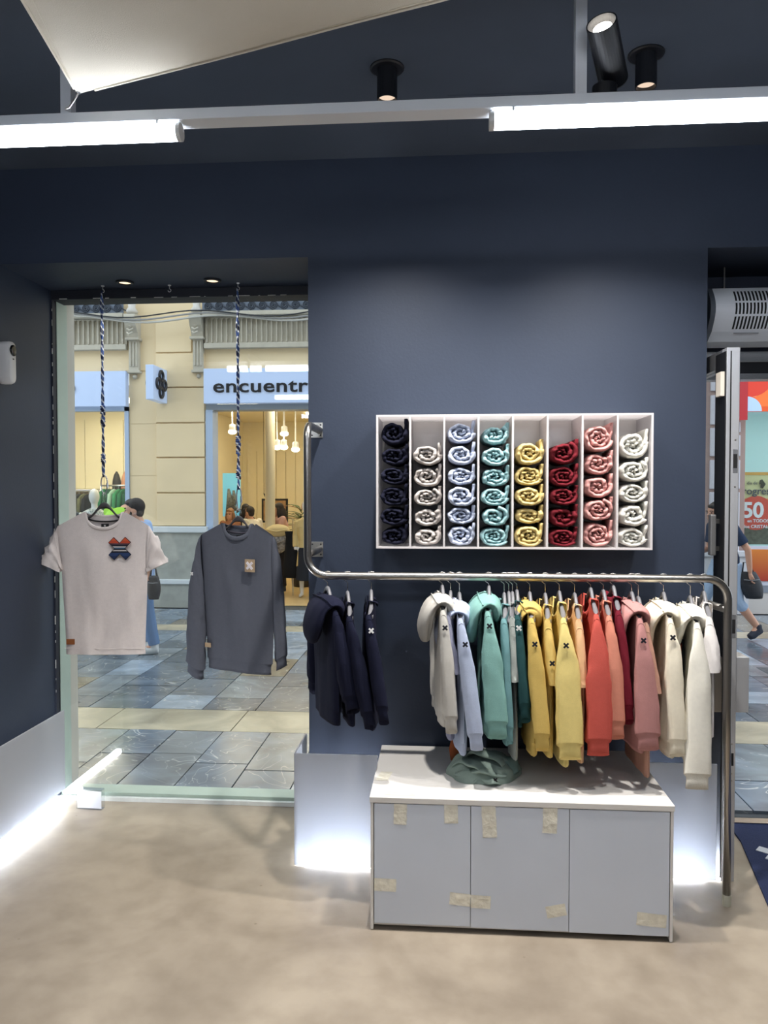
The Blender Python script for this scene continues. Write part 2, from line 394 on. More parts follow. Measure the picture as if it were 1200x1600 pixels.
ceiling_hook('small white ceiling hook holding the rope of the grey sweatshirt', -1.06, 3.96)

# security camera on the left wall
t = thing('security_camera', 'white capsule camera with black lens on the navy left wall', 'camera', (X0, 3.50, 2.24))
c = V(X0, 3.50, 0); prof = []
def caps_ring(x, g):
    pts = []
    for k in range(32):
        a = 2 * PI * k / 32
        yy = (.036 - g) * math.cos(a); zz = (.036 - g) * math.sin(a) + (.092 if math.sin(a) > 0 else -.05)
        if math.sin(a) > 0: zz = .092 + (.036 - g) * min(1, math.sin(a)) * .75
        pts.append((X0 + x, 3.555 + yy, 2.30 + zz))
    return pts
MB().loft([caps_ring(0, .002), caps_ring(.02, 0), caps_ring(.045, 0), caps_ring(.056, .004), caps_ring(.06, .012)]).build('body', mat('white_camera_shell', (214, 212, 210), .35), t, smooth=True)
Mx = Matrix.Rotation(PI / 2, 4, 'Y')
MB().lathe([(.002, .058), (.027, .058), (.0265, .064), (.018, .0665), (.002, .067)], (X0, 3.555, 2.375), 24, Mx).build('lens', mat('black_gloss_glass', (8, 8, 10), .08), t, smooth=True)
part('sensor', (X0 + .059, X0 + .0612, 3.551, 3.563, 2.332, 2.337), BLACK, t)

# little acrylic sign holder on the floor by the glass
t = thing('acrylic_sign_holder', 'small clear acrylic card holder on the floor at the window', 'sign holder', (-1.876, 3.95, 0), rotz=R(-4))
ACR = pane('clear_acrylic', (.93, .94, .95), 1.6)
def lp(name, b, m, **k): return MB().box(*b).build(name, m, t, world=False, **k)
lp('front_sheet', (-.072, .072, -.022, -.018, .001, .108), ACR); lp('back_sheet', (-.072, .072, .012, .016, .001, .108), ACR)
lp('base_sheet', (-.072, .072, -.018, .012, .001, .005), ACR); lp('top_sheet', (-.072, .072, -.018, .012, .104, .108), ACR)
lp('card', (-.068, .068, -.014, -.012, .006, .098), mat('white_card', (232, 230, 232), .7))

# ================================================================== low cabinet with taped doors
CX0, CX1, CY0, CY1, CH = -.272, .870, 2.925, 3.53, .522
t = thing('low_cabinet', 'low white cabinet with three grey doors patched with masking tape', 'cabinet', ((CX0 + CX1) / 2, 3.23, 0))
ACW = mat('satin_white_acrylic', (224, 221, 216), .3, var=.03, vscale=5)
DOORM = mat('grey_laminate', (208, 215, 226), .45, var=.03, vscale=3)
part('carcass', (CX0 + .012, CX1 - .012, CY0 + .012, CY1, .015, CH - .022), mat('white_melamine', (210, 210, 208), .5), t)
part('top', (CX0 - .004, CX1 + .004, CY0 - .006, CY1, CH - .022, CH), ACW, t, bev=.002)
part('side_panel', (CX0, CX0 + .011, CY0 - .004, CY1, .004, CH - .0225), ACW, t, bev=.001)
part('side_panel', (CX1 - .011, CX1, CY0 - .004, CY1, .004, CH - .0225), ACW, t, bev=.001)
xs = [CX0 + .013, CX0 + .385, CX0 + .757, CX1 - .013]
TAPE = mat('translucent_masking_tape', (228, 224, 208), .38, var=.12, vscale=30, bump=.4, bscale=40, spec=.5)
def tape_strip(par, x, z, w, h, rot, y, seed):
    m = MB()
    def fn(u, v):
        p = V((u - .5) * w, 0, (v - .5) * h); p.z += .0025 * noise.noise(V(u * 7, seed, v)) * (1 if v in (0, 1) else .3); p.x += .002 * noise.noise(V(seed, v * 9, 3))
        p = Matrix.Rotation(rot, 3, 'Y') @ p
        return V(x + p.x, y - .0006 - .0012 * abs(noise.noise(V(u * 6, v * 6, seed))), z + p.z)
    m.grid(8, 8, fn); return m.build('tape', TAPE, par, smooth=True)
YD = CY0 - .004
for i in range(3):
    g = .0012
    d = part('door', (xs[i] + g, xs[i + 1] - g, YD, CY0 + .010, .030 - .006 * i * .5, CH - .0245), DOORM, t, bev=.0012)
    if i == 0:
        tape_strip(d, -.272 + .115, .458, .050, .080, .02, YD, 1); tape_strip(d, .038, .468, .052, .078, -.03, YD, 2)
        tape_strip(d, -.215, .18, .085, .05, 0.02, YD, 3); tape_strip(d, .073, .135, .080, .048, .08, YD, 4)
    elif i == 1:
        tape_strip(d, .183, .44, .054, .122, -.05, YD, 5); tape_strip(d, .412, .453, .054, .10, .03, YD, 6)
        tape_strip(d, .152, .128, .075, .05, .03, YD, 7); tape_strip(d, .437, .105, .075, .046, -.22, YD, 8)
    else: tape_strip(d, .792, .085, .11, .05, .08, YD, 9)
for x, y, w, h, r in ((-.235, 3.14, .05, .10, .3), (-.16, 2.96, .12, .03, .02)):
    m = MB(); m.grid(6, 6, lambda u, v: V(x + (u - .5) * w + (v - .5) * r * .05, y + (v - .5) * h, CH + .0008)); m.build('tape', TAPE, t)

# crumpled garment dropped on the cabinet
t = thing('crumpled_garment', 'crumpled grey-green garment lying in a heap on the low cabinet top', 'garment', (.175, 3.19, CH))
SAGE = cloth('sage', (132, 150, 140))
def mound(u, v):
    a = u * 2 * PI; r = math.sin(PI / 2 * v); q = V(math.cos(a) * 1.1, math.sin(a) * 1.1, v * 1.5)
    rr = r * (1 + .16 * noise.noise(q * 1.6)); z = max(0, math.cos(PI / 2 * v)) ** .6
    f = noise.noise(V(math.cos(a) * rr * 2.2 + math.sin(a) * rr * 5, math.sin(a) * rr * 1.4, 3)) * .4
    return V(.178 + math.cos(a) * rr * .145, 3.195 + math.sin(a) * rr * .115, CH + .001 + z * .078 * (1 + f))
m = MB(); m.grid(60, 26, mound); m.build('body', SAGE, t, smooth=True)
rnd = random.Random(21)
for k, (x0, y0, x1, y1, w, hz, dk) in enumerate(((.05, 3.17, .19, 3.09, .034, .075, 0), (.07, 3.13, .26, 3.085, .030, .05, 0), (.09, 3.22, .25, 3.12, .034, .105, 0), (.20, 3.26, .31, 3.15, .040, .06, 1), (.24, 3.24, .33, 3.20, .036, .03, 1), (.045, 3.21, .10, 3.11, .030, .028, 0), (.13, 3.085, .24, 3.075, .024, .018, 0))):
    c = MB(); rings = []; d = V(x1 - x0, y1 - y0, 0); sd = V(-d.y, d.x, 0).normalized()
    for i in range(19):
        f = i / 18; e = math.sin(PI * (.06 + .88 * f)) ** .5
        p = V(x0, y0, 0) + d * f + sd * .016 * math.sin(f * 7 + k) ; zc = CH + hz * (.55 + .45 * math.sin(PI * f)) + .006 * math.sin(f * 11 + k * 2)
        ring = []
        for j in range(14):
            an = 2 * PI * j / 14; rr = 1 + .18 * noise.noise(V(math.cos(an) * 1.5, math.sin(an) * 1.5, f * 4 + k * 5))
            ring.append(V(p.x, p.y, max(CH + .002, zc + math.sin(an) * w * .34 * e * rr)) + sd * math.cos(an) * w * e * rr)
        rings.append(ring)
    c.loft(rings); c.build('fold', cloth('sage_dark', (112, 138, 132)) if dk else SAGE, t, smooth=True)
x_ = MB()
for a in (PI / 4, -PI / 4): x_.box(-.010, .010, -.001, .001, -.003, .003, Matrix.Translation((.215, 3.052, CH + .030)) @ Matrix.Rotation(a, 4, 'Y'))
x_.build('cross_mark', BLACK, t)
tag(MB().tube([(.06, 3.30, CH + .02), (.055, 3.295, CH + .07), (.062, 3.29, CH + .14)], [.02, .022, .012], 8, flat=.4).build('orange_swing_tag', cloth('tagorange', (176, 92, 52)), None, smooth=True), 'small rust-orange tag behind the light blue hoodie above the heap', 'tag')

# ================================================================== steel clothes rail
PR = .0165; RY = 3.24; RZ = 1.341
t = thing('clothes_rail', 'bent stainless steel clothes rail fixed to the navy wall and standing on the floor', 'clothes rail', (1.168, 3.2, 0))
def arc(c, r, a0, a1, u, w, n=9): return [c + (u * math.cos(a0 + (a1 - a0) * k / n) + w * math.sin(a0 + (a1 - a0) * k / n)) * r for k in range(n + 1)]
XL = -.571; XR = 1.173; RB = .085
path = [V(XL + .003, YW, 1.985), V(XL, 3.33, 1.985)]
path += arc(V(XL, RY + .06, 1.925), .06, PI / 2, PI, V(0, 1, 0), V(0, 0, 1))
path += [V(XL, RY, 1.7)]
path += arc(V(XL + RB, RY, RZ + RB), RB, PI, PI * 1.5, V(1, 0, 0), V(0, 0, 1))
path += [V(x, RY, RZ) for x in (-.3, 0, .3, .6, .9)]
path += arc(V(XR - RB, RY, RZ - RB), RB, PI / 2, 0, V(1, 0, 0), V(0, 0, 1))
path += [V(XR, RY, .8), V(XR - .002, RY - .03, .03)]
MB().tube(path, PR, 16).build('pipe', STEEL, t, smooth=True)
MB().tube([(XR - .002, RY - .03, .0), (XR - .002, RY - .03, .045)], PR * 1.06, 16).build('foot', mat('clear_plastic_foot', (196, 194, 176), .35), t, smooth=False)
MB().tube([(XL, RY, 1.43), (XL + .003, YW, 1.43)], PR * .95, 14).build('bracket_arm', STEEL, t, smooth=True)
MB().tube([(XR - .004, RY, 1.215), (1.13, YW, 1.215)], PR * .95, 14).build('bracket_arm', STEEL, t, smooth=True)
for z in (1.985, 1.43):
    f = part('flange_plate', (-.612, -.552, YW - .005, YW, z - .035, z + .035), mat('flange_steel', (198, 196, 190), .35, 1.), t, bev=.001)
    for dx in (-.02, .02):
        for dz in (-.024, .024): MB().lathe([(.001, 0), (.004, 0), (.003, -.002), (.001, -.002)], (-.582 + dx, YW - .005, z + dz), 8, Matrix.Rotation(-PI / 2, 4, 'X')).build('screw', BLACKP, f)

# ================================================================== frosted wall box with compartments
BX0, BX1, BY0, BZ0, BZ1, TH = -.280, .880, 3.29, 1.455, 2.028, .007
t = thing('compartment_box', 'frosted acrylic wall box with eight upright compartments of rolled sweatshirts', 'display box', ((BX0 + BX1) / 2, YW, BZ0))
ACB = frosted('frosted_box_acrylic', (232, 228, 228), .45, .12, .25)
ACE = frosted('milky_acrylic_edge', (238, 234, 234), .35, .1)
part('top_panel', (BX0, BX1, BY0, YW, BZ1 - TH, BZ1), ACB, t, bev=.001); part('bottom_panel', (BX0, BX1, BY0, YW, BZ0, BZ0 + TH), ACB, t, bev=.001)
part('back_panel', (BX0, BX1, YW - .006, YW - .001, BZ0 + TH, BZ1 - TH), frosted('frosted_back', (214, 210, 208), .2, .16), t)
CELLX = [BX0 + (BX1 - BX0) * k / 8 for k in range(9)]
for k, x in enumerate(CELLX):
    w = TH if k in (0, 8) else .006
    xx = min(max(x, BX0 + w / 2), BX1 - w / 2)
    part('side_panel' if k in (0, 8) else 'divider', (xx - w / 2, xx + w / 2, BY0, YW - .006, BZ0 + TH, BZ1 - TH), ACB, t)
    part('front_edge', (xx - w / 2 - .001, xx + w / 2 + .001, BY0 - .002, BY0, BZ0, BZ1), ACE, t)
part('front_edge', (BX0, BX1, BY0 - .0025, BY0 - .0001, BZ1 - TH - .001, BZ1), ACE, t); part('front_edge', (BX0, BX1, BY0 - .0025, BY0 - .0001, BZ0, BZ0 + TH + .001), ACE, t)

ROLLC = [('navy', (24, 26, 44)), ('light grey', (188, 180, 174)), ('pale blue', (182, 192, 214)), ('aqua', (146, 188, 192)), ('mustard yellow', (214, 190, 122)),
         ('burgundy', (112, 26, 36)), ('dusty pink', (206, 148, 142)), ('off-white', (216, 214, 204))]
ROLLN = [6, 5, 6, 6, 5, 5, 5, 5]
ROLLT = [2.008, 1.905, 2.000, 1.990, 1.918, 1.918, 1.985, 1.958]
ORD = ['lowest', 'second from the bottom', 'third from the bottom', 'fourth from the bottom', 'fifth from the bottom', 'topmost']
def roll_mesh(cx, cz, rx, rz, seed, m):
    """a sweatshirt rolled up: a spiral band of cloth, wavy at the mouth"""
    rnd = random.Random(seed); turns = rnd.uniform(2.3, 3.2); n = int(turns * 34); rings = []; ph = rnd.uniform(-.6, 1.4); y0 = BY0 + .012 + rnd.uniform(0, .012); y1 = YW - .012
    for i in range(n + 1):
        f = i / n; a = ph - turns * 2 * PI * (1 - f)
        base = .16 + .84 * f
        q = V(math.cos(a) * 1.2, math.sin(a) * 1.2, f * turns * .9 + seed * 3.1)
        w = 1 + (noise.noise(q * 1.5) * .26 + noise.noise(q * 3.2) * .14) * (1.15 - f)
        rr = min(base * w, 1.0)
        if f < .25: rr = rr * (.8 + .5 * noise.noise(V(f * 30, seed, 1)))
        ce = max(abs(math.cos(a)), abs(math.sin(a))); sq = 1 + (.10 * (1 / max(ce, .75) - 1)) * f
        th = .93 / turns * (1 + .30 * noise.noise(q * 2.5))
        e0 = y0 + .012 * (1 - f) + .016 * noise.noise(q * 1.8) + .006 * noise.noise(q * 5)
        ring = []
        for dr, dy in ((-.5, .034), (-.44, .012), (-.24, .002), (.0, -.002), (.24, .002), (.44, .012), (.5, .034), (.5, None), (-.5, None)):
            r_ = max(.01, rr * sq - th * .5 + dr * th); y = y1 if dy is None else e0 + dy
            ring.append(V(cx + rx * r_ * math.cos(a), y, cz + rz * r_ * math.sin(a)))
        rings.append(ring)
    m.loft(rings, True)
for k, (cn, rgb) in enumerate(ROLLC):
    cw = CELLX[k + 1] - CELLX[k]; z = BZ0 + TH + .002; H = ROLLT[k] - z; n = ROLLN[k]
    rnd = random.Random(50 + k); hs = [rnd.uniform(.9, 1.12) for _ in range(n)]; hs[-1] *= 1.12; sm = sum(hs)
    cm = cloth('roll_' + cn.replace(' ', '_').replace('-', '_'), rgb)
    for j in range(n):
        h = H * hs[j] / sm; cx = (CELLX[k] + CELLX[k + 1]) / 2 - .002; cz = z + h / 2
        pos = ORD[j] if j < n - 1 else 'topmost'
        t = thing('rolled_sweatshirt', '%s rolled sweatshirt in the wall box, %s of its column' % (cn, pos), 'rolled sweatshirt', (cx, BY0 + .14, z), group='rolled sweatshirts in the wall box')
        m = MB(); roll_mesh(cx, cz, cw / 2 - .0055, h / 2 * 1.06, k * 17 + j * 3 + 1, m); m.build('roll', cm, t, smooth=True)
        fl = MB(); sd = k * 5 + j; xr = CELLX[k + 1] - .012; rings = []      # loose sleeve end tucked up along the right-hand divider
        for i in range(12):
            f = i / 11; zz = z + h * (.12 + .95 * f) if not (j == n - 1 and f > .9) else z + h * (1.0 + .05 * f)
            wd = .006 + .004 * abs(noise.noise(V(f * 3, sd, 0))); ys = BY0 + .022 + .015 * noise.noise(V(f * 3, sd, 4)) + .01 * (1 - f)
            xc = xr - wd - .018 * (1 - f) ** 2 + .003 * noise.noise(V(f * 4, sd, 9))
            rings.append([V(xc - wd, ys + .006, zz), V(xc, ys, zz), V(xc + wd, ys + .006, zz), V(xc + wd * .9, ys + .17, zz - .004), V(xc - wd * .9, ys + .17, zz - .004)])
        fl.loft(rings, True); fl.build('sleeve_end', cm, t, smooth=True)
        z += h
# ================================================================== garments and hangers
HANG = mat('grey_plastic_hanger', (112, 112, 116), .42, var=.04, vscale=20)
WIRE = mat('chrome_wire', (196, 194, 190), .25, 1.)
def sst(a, b, x):
    x = min(1, max(0, (x - a) / (b - a))); return x * x * (3 - 2 * x)
def hanger(label, loc, rotz, hw=.19, hook_h=.10, slope=.4, nw=.08, rise=.045, group=None, thick=.008, m=None):
    """plastic hanger; loc is the point where the hook rests on what carries it; arms along local x"""
    t = thing('clothes_hanger', label, 'hanger', loc, rotz, group)
    r = .021
    p = [V(0, 0, -hook_h - .01), V(0, 0, -.045)] + [V(math.sin(a) * r, 0, -r + .003 + math.cos(a) * r) for a in [R(d) for d in (215, 240, 270, 300, 330, 0, 30, 60, 90, 115)]]
    p = [V(q.y, q.x, q.z) for q in p]                   # hook opens across the arms
    MB().tube(p, .0019, 6).build('hook', WIRE, t, smooth=True, world=False)
    zb = -hook_h; rings = []                              # zb = top of the neck; garment collar sits `rise` below
    for k in range(33):
        s = -1 + 2 * k / 32; x = s * hw; a = abs(x)
        z = zb - rise * sst(.008, .085, a) - .004 * sst(0, .05, a) - (slope * max(0, a - nw) if a > nw else 0) - .009
        h = .010 + .012 * math.exp(-(a / .03) ** 2) + .004 * sst(.5, 1, abs(s)); th = thick * (1 + .6 * sst(.25, .9, abs(s))); y = -.009 * s * s
        rings.append([V(x, y - th, z - h * .4), V(x, y - th * .7, z + h * .3), V(x, y, z + h * .5), V(x, y + th * .7, z + h * .3), V(x, y + th, z - h * .4), V(x, y, z - h)])
    MB().loft(rings).build('arms', m or HANG, t, smooth=True, world=False)
    return t

def x_mark(parent, M_, s, m, th=.002):
    b = MB()
    for a in (PI / 4, -PI / 4):
        b.box(-s, s, -th - (.0004 if a > 0 else 0), th * .2, -s * .28, s * .28, M_ @ Matrix.Rotation(a, 4, 'Y'))
    return b.build('cross_mark', m, parent, world=False)

def garment(name, label, cat, cm, loc, rotz, sw=.2, nw=.085, nf=.085, nb=.02, drop=.045, A=.22, cw=.23, hw=.225, L=.62, T=.03, slv='long',
            sl=.56, near=(0., .05), far=None, out=.045, wa=.026, rib=True, hood=False, mark=None, marks=.35, seed=0, wr=.008, group=None, inner=None, collar=None, frontal=False,
            ends=None, hoodside=-1, sleeve0=.017):
    """a top on a hanger. local x = across the shoulders, -y = front, z = 0 at the neck; near/far = (y offset, half width) of the sleeve ends on +x / -x"""
    t = thing(name, label, cat, loc, rotz, group)
    rb = .055 if rib else 0.
    Lb = L - rb
    us = [-1 + 2 * k / 28 for k in range(29)]; us = sorted([u for u in us if abs(abs(u) - nw / sw) > .03] + [-nw / sw, nw / sw]); nv = 26
    def ztop(x, front):
        a = abs(x)
        if a < nw: return -(nf if front else nb) * math.sqrt(max(0, 1 - (a / nw) ** 2)) ** .9
        return -drop * (a - nw) / (sw - nw)
    def W(z):
        d = -z
        w = sw + (cw - sw) * sst(drop, A, d)
        return w + (hw - cw) * sst(A, Lb, d)
    def sheet(front):
        vs = []; sg = -1 if front else 1
        for j in range(nv):
            v = (j / (nv - 1)) ** 1.15
            for u in us:
                zt = ztop(u * sw, front); z = zt + (-Lb - zt) * v; x = u * W(z)
                if z > -drop - .001 and abs(u) > .0: x = u * sw
                dv = max(0, -z) / Lb; tk = .019 + (T - .019) * sst(.05, .5, dv)
                e = max(0, 1 - abs(u) ** 3)
                nz = noise.noise(V(x * 9, seed * 3.3 + sg, z * 2.4)) * wr + noise.noise(V(x * 13 + z * 2, seed * 2.3 + sg, z * 1.1)) * wr * .6 + noise.noise(V(x * 22 + 5, seed * 1.7 + sg, z * 5)) * wr * .4
                y = sg * (tk * e ** .5) + nz * e * sst(.08, .4, dv) - .018 * (abs(x) / sw) ** 2 * (1 - sst(0, .8, dv))
                vs.append(V(x, y, z + (.006 * noise.noise(V(x * 6, seed, 2)) if j == nv - 1 and not rib else 0)))
        n = len(us); fs = []
        for j in range(nv - 1):
            for i in range(n - 1):
                q = (j * n + i, j * n + i + 1, (j + 1) * n + i + 1, (j + 1) * n + i); fs.append(q[::-1] if front else q)
        return vs, fs
    m = MB(); f = sheet(True); m.add(*f); b = sheet(False); m.add(*b)
    body = m.build('body', cm, t, smooth=True, world=False, fixn=False)
    n = len(us); brow = f[0][-n:]; krow = b[0][-n:]
    if rib:
        loop = brow + krow[::-1][1:-1]; rings = []
        for s, zz in ((1, .004), (.965, -.004), (.95, -.018), (.945, -.040), (.955, -rb), (.93, -rb), (.93, -rb + .02)):
            rings.append([V(p.x * s, p.y * (s + .02), -Lb + zz) for p in loop])
        m = MB(); m.loft(rings, False); m.build('hem_band', cm, t, smooth=True, world=False)
    # collar
    loop = []
    for k in range(21):
        x = -nw + 2 * nw * k / 20; loop.append(V(x, -.014 - .012 * (1 - abs(x / nw) ** 2), ztop(x, True)))
    for k in range(1, 20):
        x = nw - 2 * nw * k / 20; loop.append(V(x, .014 + .012 * (1 - abs(x / nw) ** 2), ztop(x, False)))
    cr = .008 if not rib else .0105
    m = MB(); rings = []
    for k, p in enumerate(loop):
        tg = (loop[(k + 1) % len(loop)] - loop[k - 1]).normalized(); rad = V(p.x, 0, p.z + .02); rad = (rad - tg * rad.dot(tg)).normalized(); yy = tg.cross(rad)
        rings.append([p + rad * (cr * 1.15 * math.cos(a)) + yy * (cr * .34 * math.sin(a)) - rad * cr * .6 for a in [2 * PI * i / 8 for i in range(8)]])
    rings.append(rings[0]); m.loft(rings, False); col = m.build('collar', collar or cm, t, smooth=True, world=False)
    if inner:
        m = MB(); m.tube([V(-nw + .012 + (2 * nw - .024) * k / 12, .006, ztop(-nw + .012 + (2 * nw - .024) * k / 12, False) - .020) for k in range(13)], .0045, 6); m.build('neck_tape', inner, t, smooth=True, world=False)
        lab = MB(); lab.box(-.02, .02, .004, .007, -nb - .052, -nb - .032); lb = lab.build('neck_label', BLACK, t, world=False)
        x_mark(lb, Matrix.Translation((0, .003, -nb - .042)), .006, mat('white_print', (220, 220, 220), .7))
    # sleeves
    for sx in (1, -1):
        end = near if sx > 0 else (far or near)
        yo, wb = end[0], end[1]; o2 = end[2] if len(end) > 2 else out; sll = end[3] if len(end) > 3 else sl
        S0 = V(sx * (sw - .003), -.017, -drop + .003); Ap = V(sx * (W(-A) - .004), -.004, -A)
        if ends:
            (cox, coz), (cix, ciz) = ends[0 if sx > 0 else 1]; Co = V(sx * cox, 0, coz); Ci = V(sx * cix, 0, ciz)
        else:
            Co = V(sx * (sw + o2), 0, -sll); Ci = V(sx * (sw + o2 - 2 * wa), 0, -sll + .006)
        if slv == 'long':
            Ct = V(sx * (abs(S0.x) + (abs(Co.x) - abs(S0.x)) * .7 + .012), -.012, -drop - .06); Cb = V(sx * (abs(Ap.x) + .3 * (abs(Ci.x) - abs(Ap.x))), 0, -A - .10)
        else:
            Ct = S0.lerp(Co, .45) + V(sx * .010, 0, .008); Cb = Ap.lerp(Ci, .5)
        ns = 26 if slv == 'long' else 14; rings = []; cen = []
        cl = .055 if rib and slv == 'long' else 0
        for k in range(ns):
            s = k / (ns - 1) * (1 - cl / max(sll, .1))
            tp = S0 * (1 - s) ** 2 + Ct * 2 * s * (1 - s) + Co * s * s; bt = Ap * (1 - s) ** 2 + Cb * 2 * s * (1 - s) + Ci * s * s
            p = (tp + bt) / 2; a = (tp - bt) / 2; ha = a.length; a.normalize(); p.y += yo * s ** 1.4
            hb = sleeve0 + (wb - sleeve0) * sst(.0, .6, s); ring = []
            for i in range(20):
                an = 2 * PI * i / 20; ca = math.cos(an); sa = math.sin(an)
                aa = math.copysign(abs(ca) ** .75, ca) * ha; bb = math.copysign(abs(sa) ** .75, sa) * hb
                d = 1 + (.16 * noise.noise(V(ca * 1.3 + seed, sa * 1.3 + sx, s * 4)) + .10 * noise.noise(V(ca * 2.2 + seed, sa * 2.2 + sx, s * 11))) * wr / .008 * sst(.08, .3, s)
                ring.append(p + a * aa * d + V(0, 1, 0) * bb * d)
            rings.append(ring); cen.append((p, a, ha, hb))
        P2 = (Co + Ci) / 2 + V(0, yo, 0); P1 = cen[-4][0]
        m = MB(); m.loft(rings, False)
        if slv != 'long':
            c0 = cen[-1][0]; m.loft([rings[-1], [c0 + (q - c0) * .96 for q in rings[-1]], [c0 + (q - c0) * .93 + (cen[-3][0] - c0) for q in rings[-1]]], False)
        so = m.build('sleeve', cm, t, smooth=True, world=False)
        if cl:
            last = rings[-1]; c0 = cen[-1][0]; dn = (P2 - P1).normalized()
            rr = []
            for sc, d in ((1.0, -.002), (.93, .004), (.80, .010), (.80, .03), (.83, cl), (.78, cl), (.74, cl - .03)):
                rr.append([c0 + (q - c0) * sc + dn * d for q in last])
            m = MB(); m.loft(rr, False); m.build('cuff', cm, t, smooth=True, world=False)
        # seam
        m = MB(); kk = 3 if slv == 'long' else 2
        rg = rings[kk]; m.tube([q + (q - cen[kk][0]) * .004 for q in rg] + [rg[0]], .0016, 4, caps=False); m.build('shoulder_seam', cm, t, world=False)
        if mark and sx == 1:
            k = int(marks * (ns - 1)); p, a, ha, hb = cen[k]
            x_mark(so, Matrix.Translation(p + a * ha + V(.006, 0, 0)) @ Matrix.Rotation(PI / 2, 4, 'Z'), .0125, mark)
    if hood:
        hs = hoodside; s_ = random.Random(seed); rings = []
        pth = [(.02, .018, -.105, .110, .026), (.03, .024, -.068, .128, .032), (.036, .018, -.036, .138, .034), (.038, -.004, -.018, .142, .030), (.036, -.034, -.022, .142, .026), (.032, -.058, -.050, .138, .028), (.028, -.072, -.095, .130, .032), (.024, -.078, -.140, .112, .032), (.02, -.076, -.178, .082, .026), (.018, -.070, -.200, .04, .016)]
        for k, (x, y, z, ax_, ay) in enumerate(pth):
            y = -y * hs if hs > 0 else y; p = V(x, y, z)
            q0 = V(*pth[max(0, k - 1)][:3]); q1 = V(*pth[min(len(pth) - 1, k + 1)][:3]); tg = (q1 - q0).normalized(); bn = V(0, -tg.z, tg.y)
            if hs > 0: bn.y *= -1
            ring = []
            for i in range(30):
                an = 2 * PI * i / 30; d = 1 + .16 * noise.noise(V(math.cos(an) * 1.2 + seed * 2.2, math.sin(an) * 1.2, k * .4)) + .26 * noise.noise(V(math.cos(an) * 2.4 + seed, math.sin(an) * 2.4, k * .75))
                d += .07 * noise.noise(V(math.cos(an) * 5 + seed, math.sin(an) * 5, k * 1.3)); ring.append(p + V(1, 0, 0) * ax_ * math.cos(an) * d * hood + bn * ay * math.sin(an) * d)
            rings.append(ring)
        m = MB(); m.loft(rings); h = m.build('hood', cm, t, smooth=True, world=False)
        sm = h.modifiers.new('smooth', 'SUBSURF'); sm.levels = 1; sm.render_levels = 1
        for kk in (4,): MB().tube([q * 1.0 + (q - V(*pth[kk][:3])) * -.03 for q in rings[kk]] + [rings[kk][0]], .0028, 5, caps=False).build('hood_seam', cm, h, smooth=True, world=False)
    return t

INK = mat('black_embroidery', (18, 20, 34), .8); WHT = mat('white_embroidery', (228, 228, 226), .8)
RG = 'garments on the steel rail'
C_ = dict(navy=(22, 25, 46), grey=(186, 182, 174), lilac=(132, 134, 156), lblue=(172, 184, 210), teal=(124, 174, 166), tealb=(104, 150, 154), greytee=(158, 164, 158), dgreen=(36, 74, 76),
          must=(212, 178, 92), yel=(222, 190, 104), yel2=(232, 208, 124), peach=(236, 188, 138), coral=(206, 84, 72), salm=(214, 132, 108), burg=(118, 26, 42), pink=(186, 128, 124), tan=(196, 146, 124),
          cream=(232, 222, 198), offw=(234, 230, 216), white=(236, 230, 226))
def rack(kind, cname, label, hookx, endx, endz, hwid, shx, shz, sw=.19, L=.62, hood=False, mark=None, marks=.36, seed=1, rot=0., **k):
    cm = cloth(cname, C_[cname])
    zt = shz + .036; hh = RZ + PR - zt - .036
    ang = -PI / 2 + rot
    hanger('grey hanger under the ' + label, (hookx, RY, RZ + PR), ang, sw * .86, hook_h=hh, slope=.045 / (sw - .08), group='hangers on the steel rail')
    dx = endx - hookx
    g = dict(long=dict(slv='long', sl=zt - endz, rib=True), tee=dict(slv='short', sl=zt - endz, rib=False, A=.2))[kind]
    g.update(k)
    # rotate the wished sleeve offset (world X) into the garment's own axes
    near_y = dx * math.cos(rot)
    return garment('hooded_sweatshirt' if hood else ('sweatshirt' if kind == 'long' else 'tee_shirt'), label, 'hoodie' if hood else ('sweatshirt' if kind == 'long' else 'T-shirt'), cm,
            (hookx, RY, zt), ang, sw=sw, nw=.08, L=L, hw=sw - .012, cw=sw - .004, near=(near_y, hwid), far=(near_y * -.2, min(hwid, .03)), hood=hood, mark=mark, marks=marks, seed=seed, group=RG, out=.045 if kind == 'long' else .03, T=k.get('T', .022) if 'T' not in g else g['T'],
            **{a: b for a, b in g.items() if a != 'T'})
rack('long', 'navy', 'navy hoodie at the left end of the rail', -.485, -.43, .801, .034, -.437, 1.225, sw=.18, L=.52, hood=.95, seed=1, rot=.42, T=.03)
rack('long', 'navy', 'navy sweatshirt second from the left end of the rail', -.399, -.329, .739, .028, -.364, 1.205, sw=.18, L=.5, seed=2, rot=.25)
rack('long', 'navy', 'navy sweatshirt with a white cross on its sleeve', -.298, -.253, .766, .026, -.269, 1.212, sw=.18, L=.52, mark=WHT, marks=.34, seed=3, rot=.12)
rack('long', 'grey', 'light grey marl hoodie, leftmost of the pale garments', .003, .019, .734, .028, .021, 1.235, sw=.19, L=.52, hood=.9, mark=INK, marks=.34, seed=4, rot=.10, T=.028)
rack('tee', 'lilac', 'dusty lilac T-shirt between the grey and the light blue hoodie', .038, .05, .976, .024, .038, 1.212, sw=.18, L=.55, seed=5, T=.02)
rack('long', 'lblue', 'light blue hoodie beside the lilac T-shirt', .075, .125, .668, .030, .107, 1.205, sw=.20, L=.60, hood=.85, mark=INK, marks=.42, seed=6, rot=.08)
rack('long', 'teal', 'pale teal hoodie with a big drooping hood', .198, .222, .721, .044, .221, 1.235, sw=.20, L=.56, hood=1.05, mark=INK, marks=.30, seed=7, T=.026)
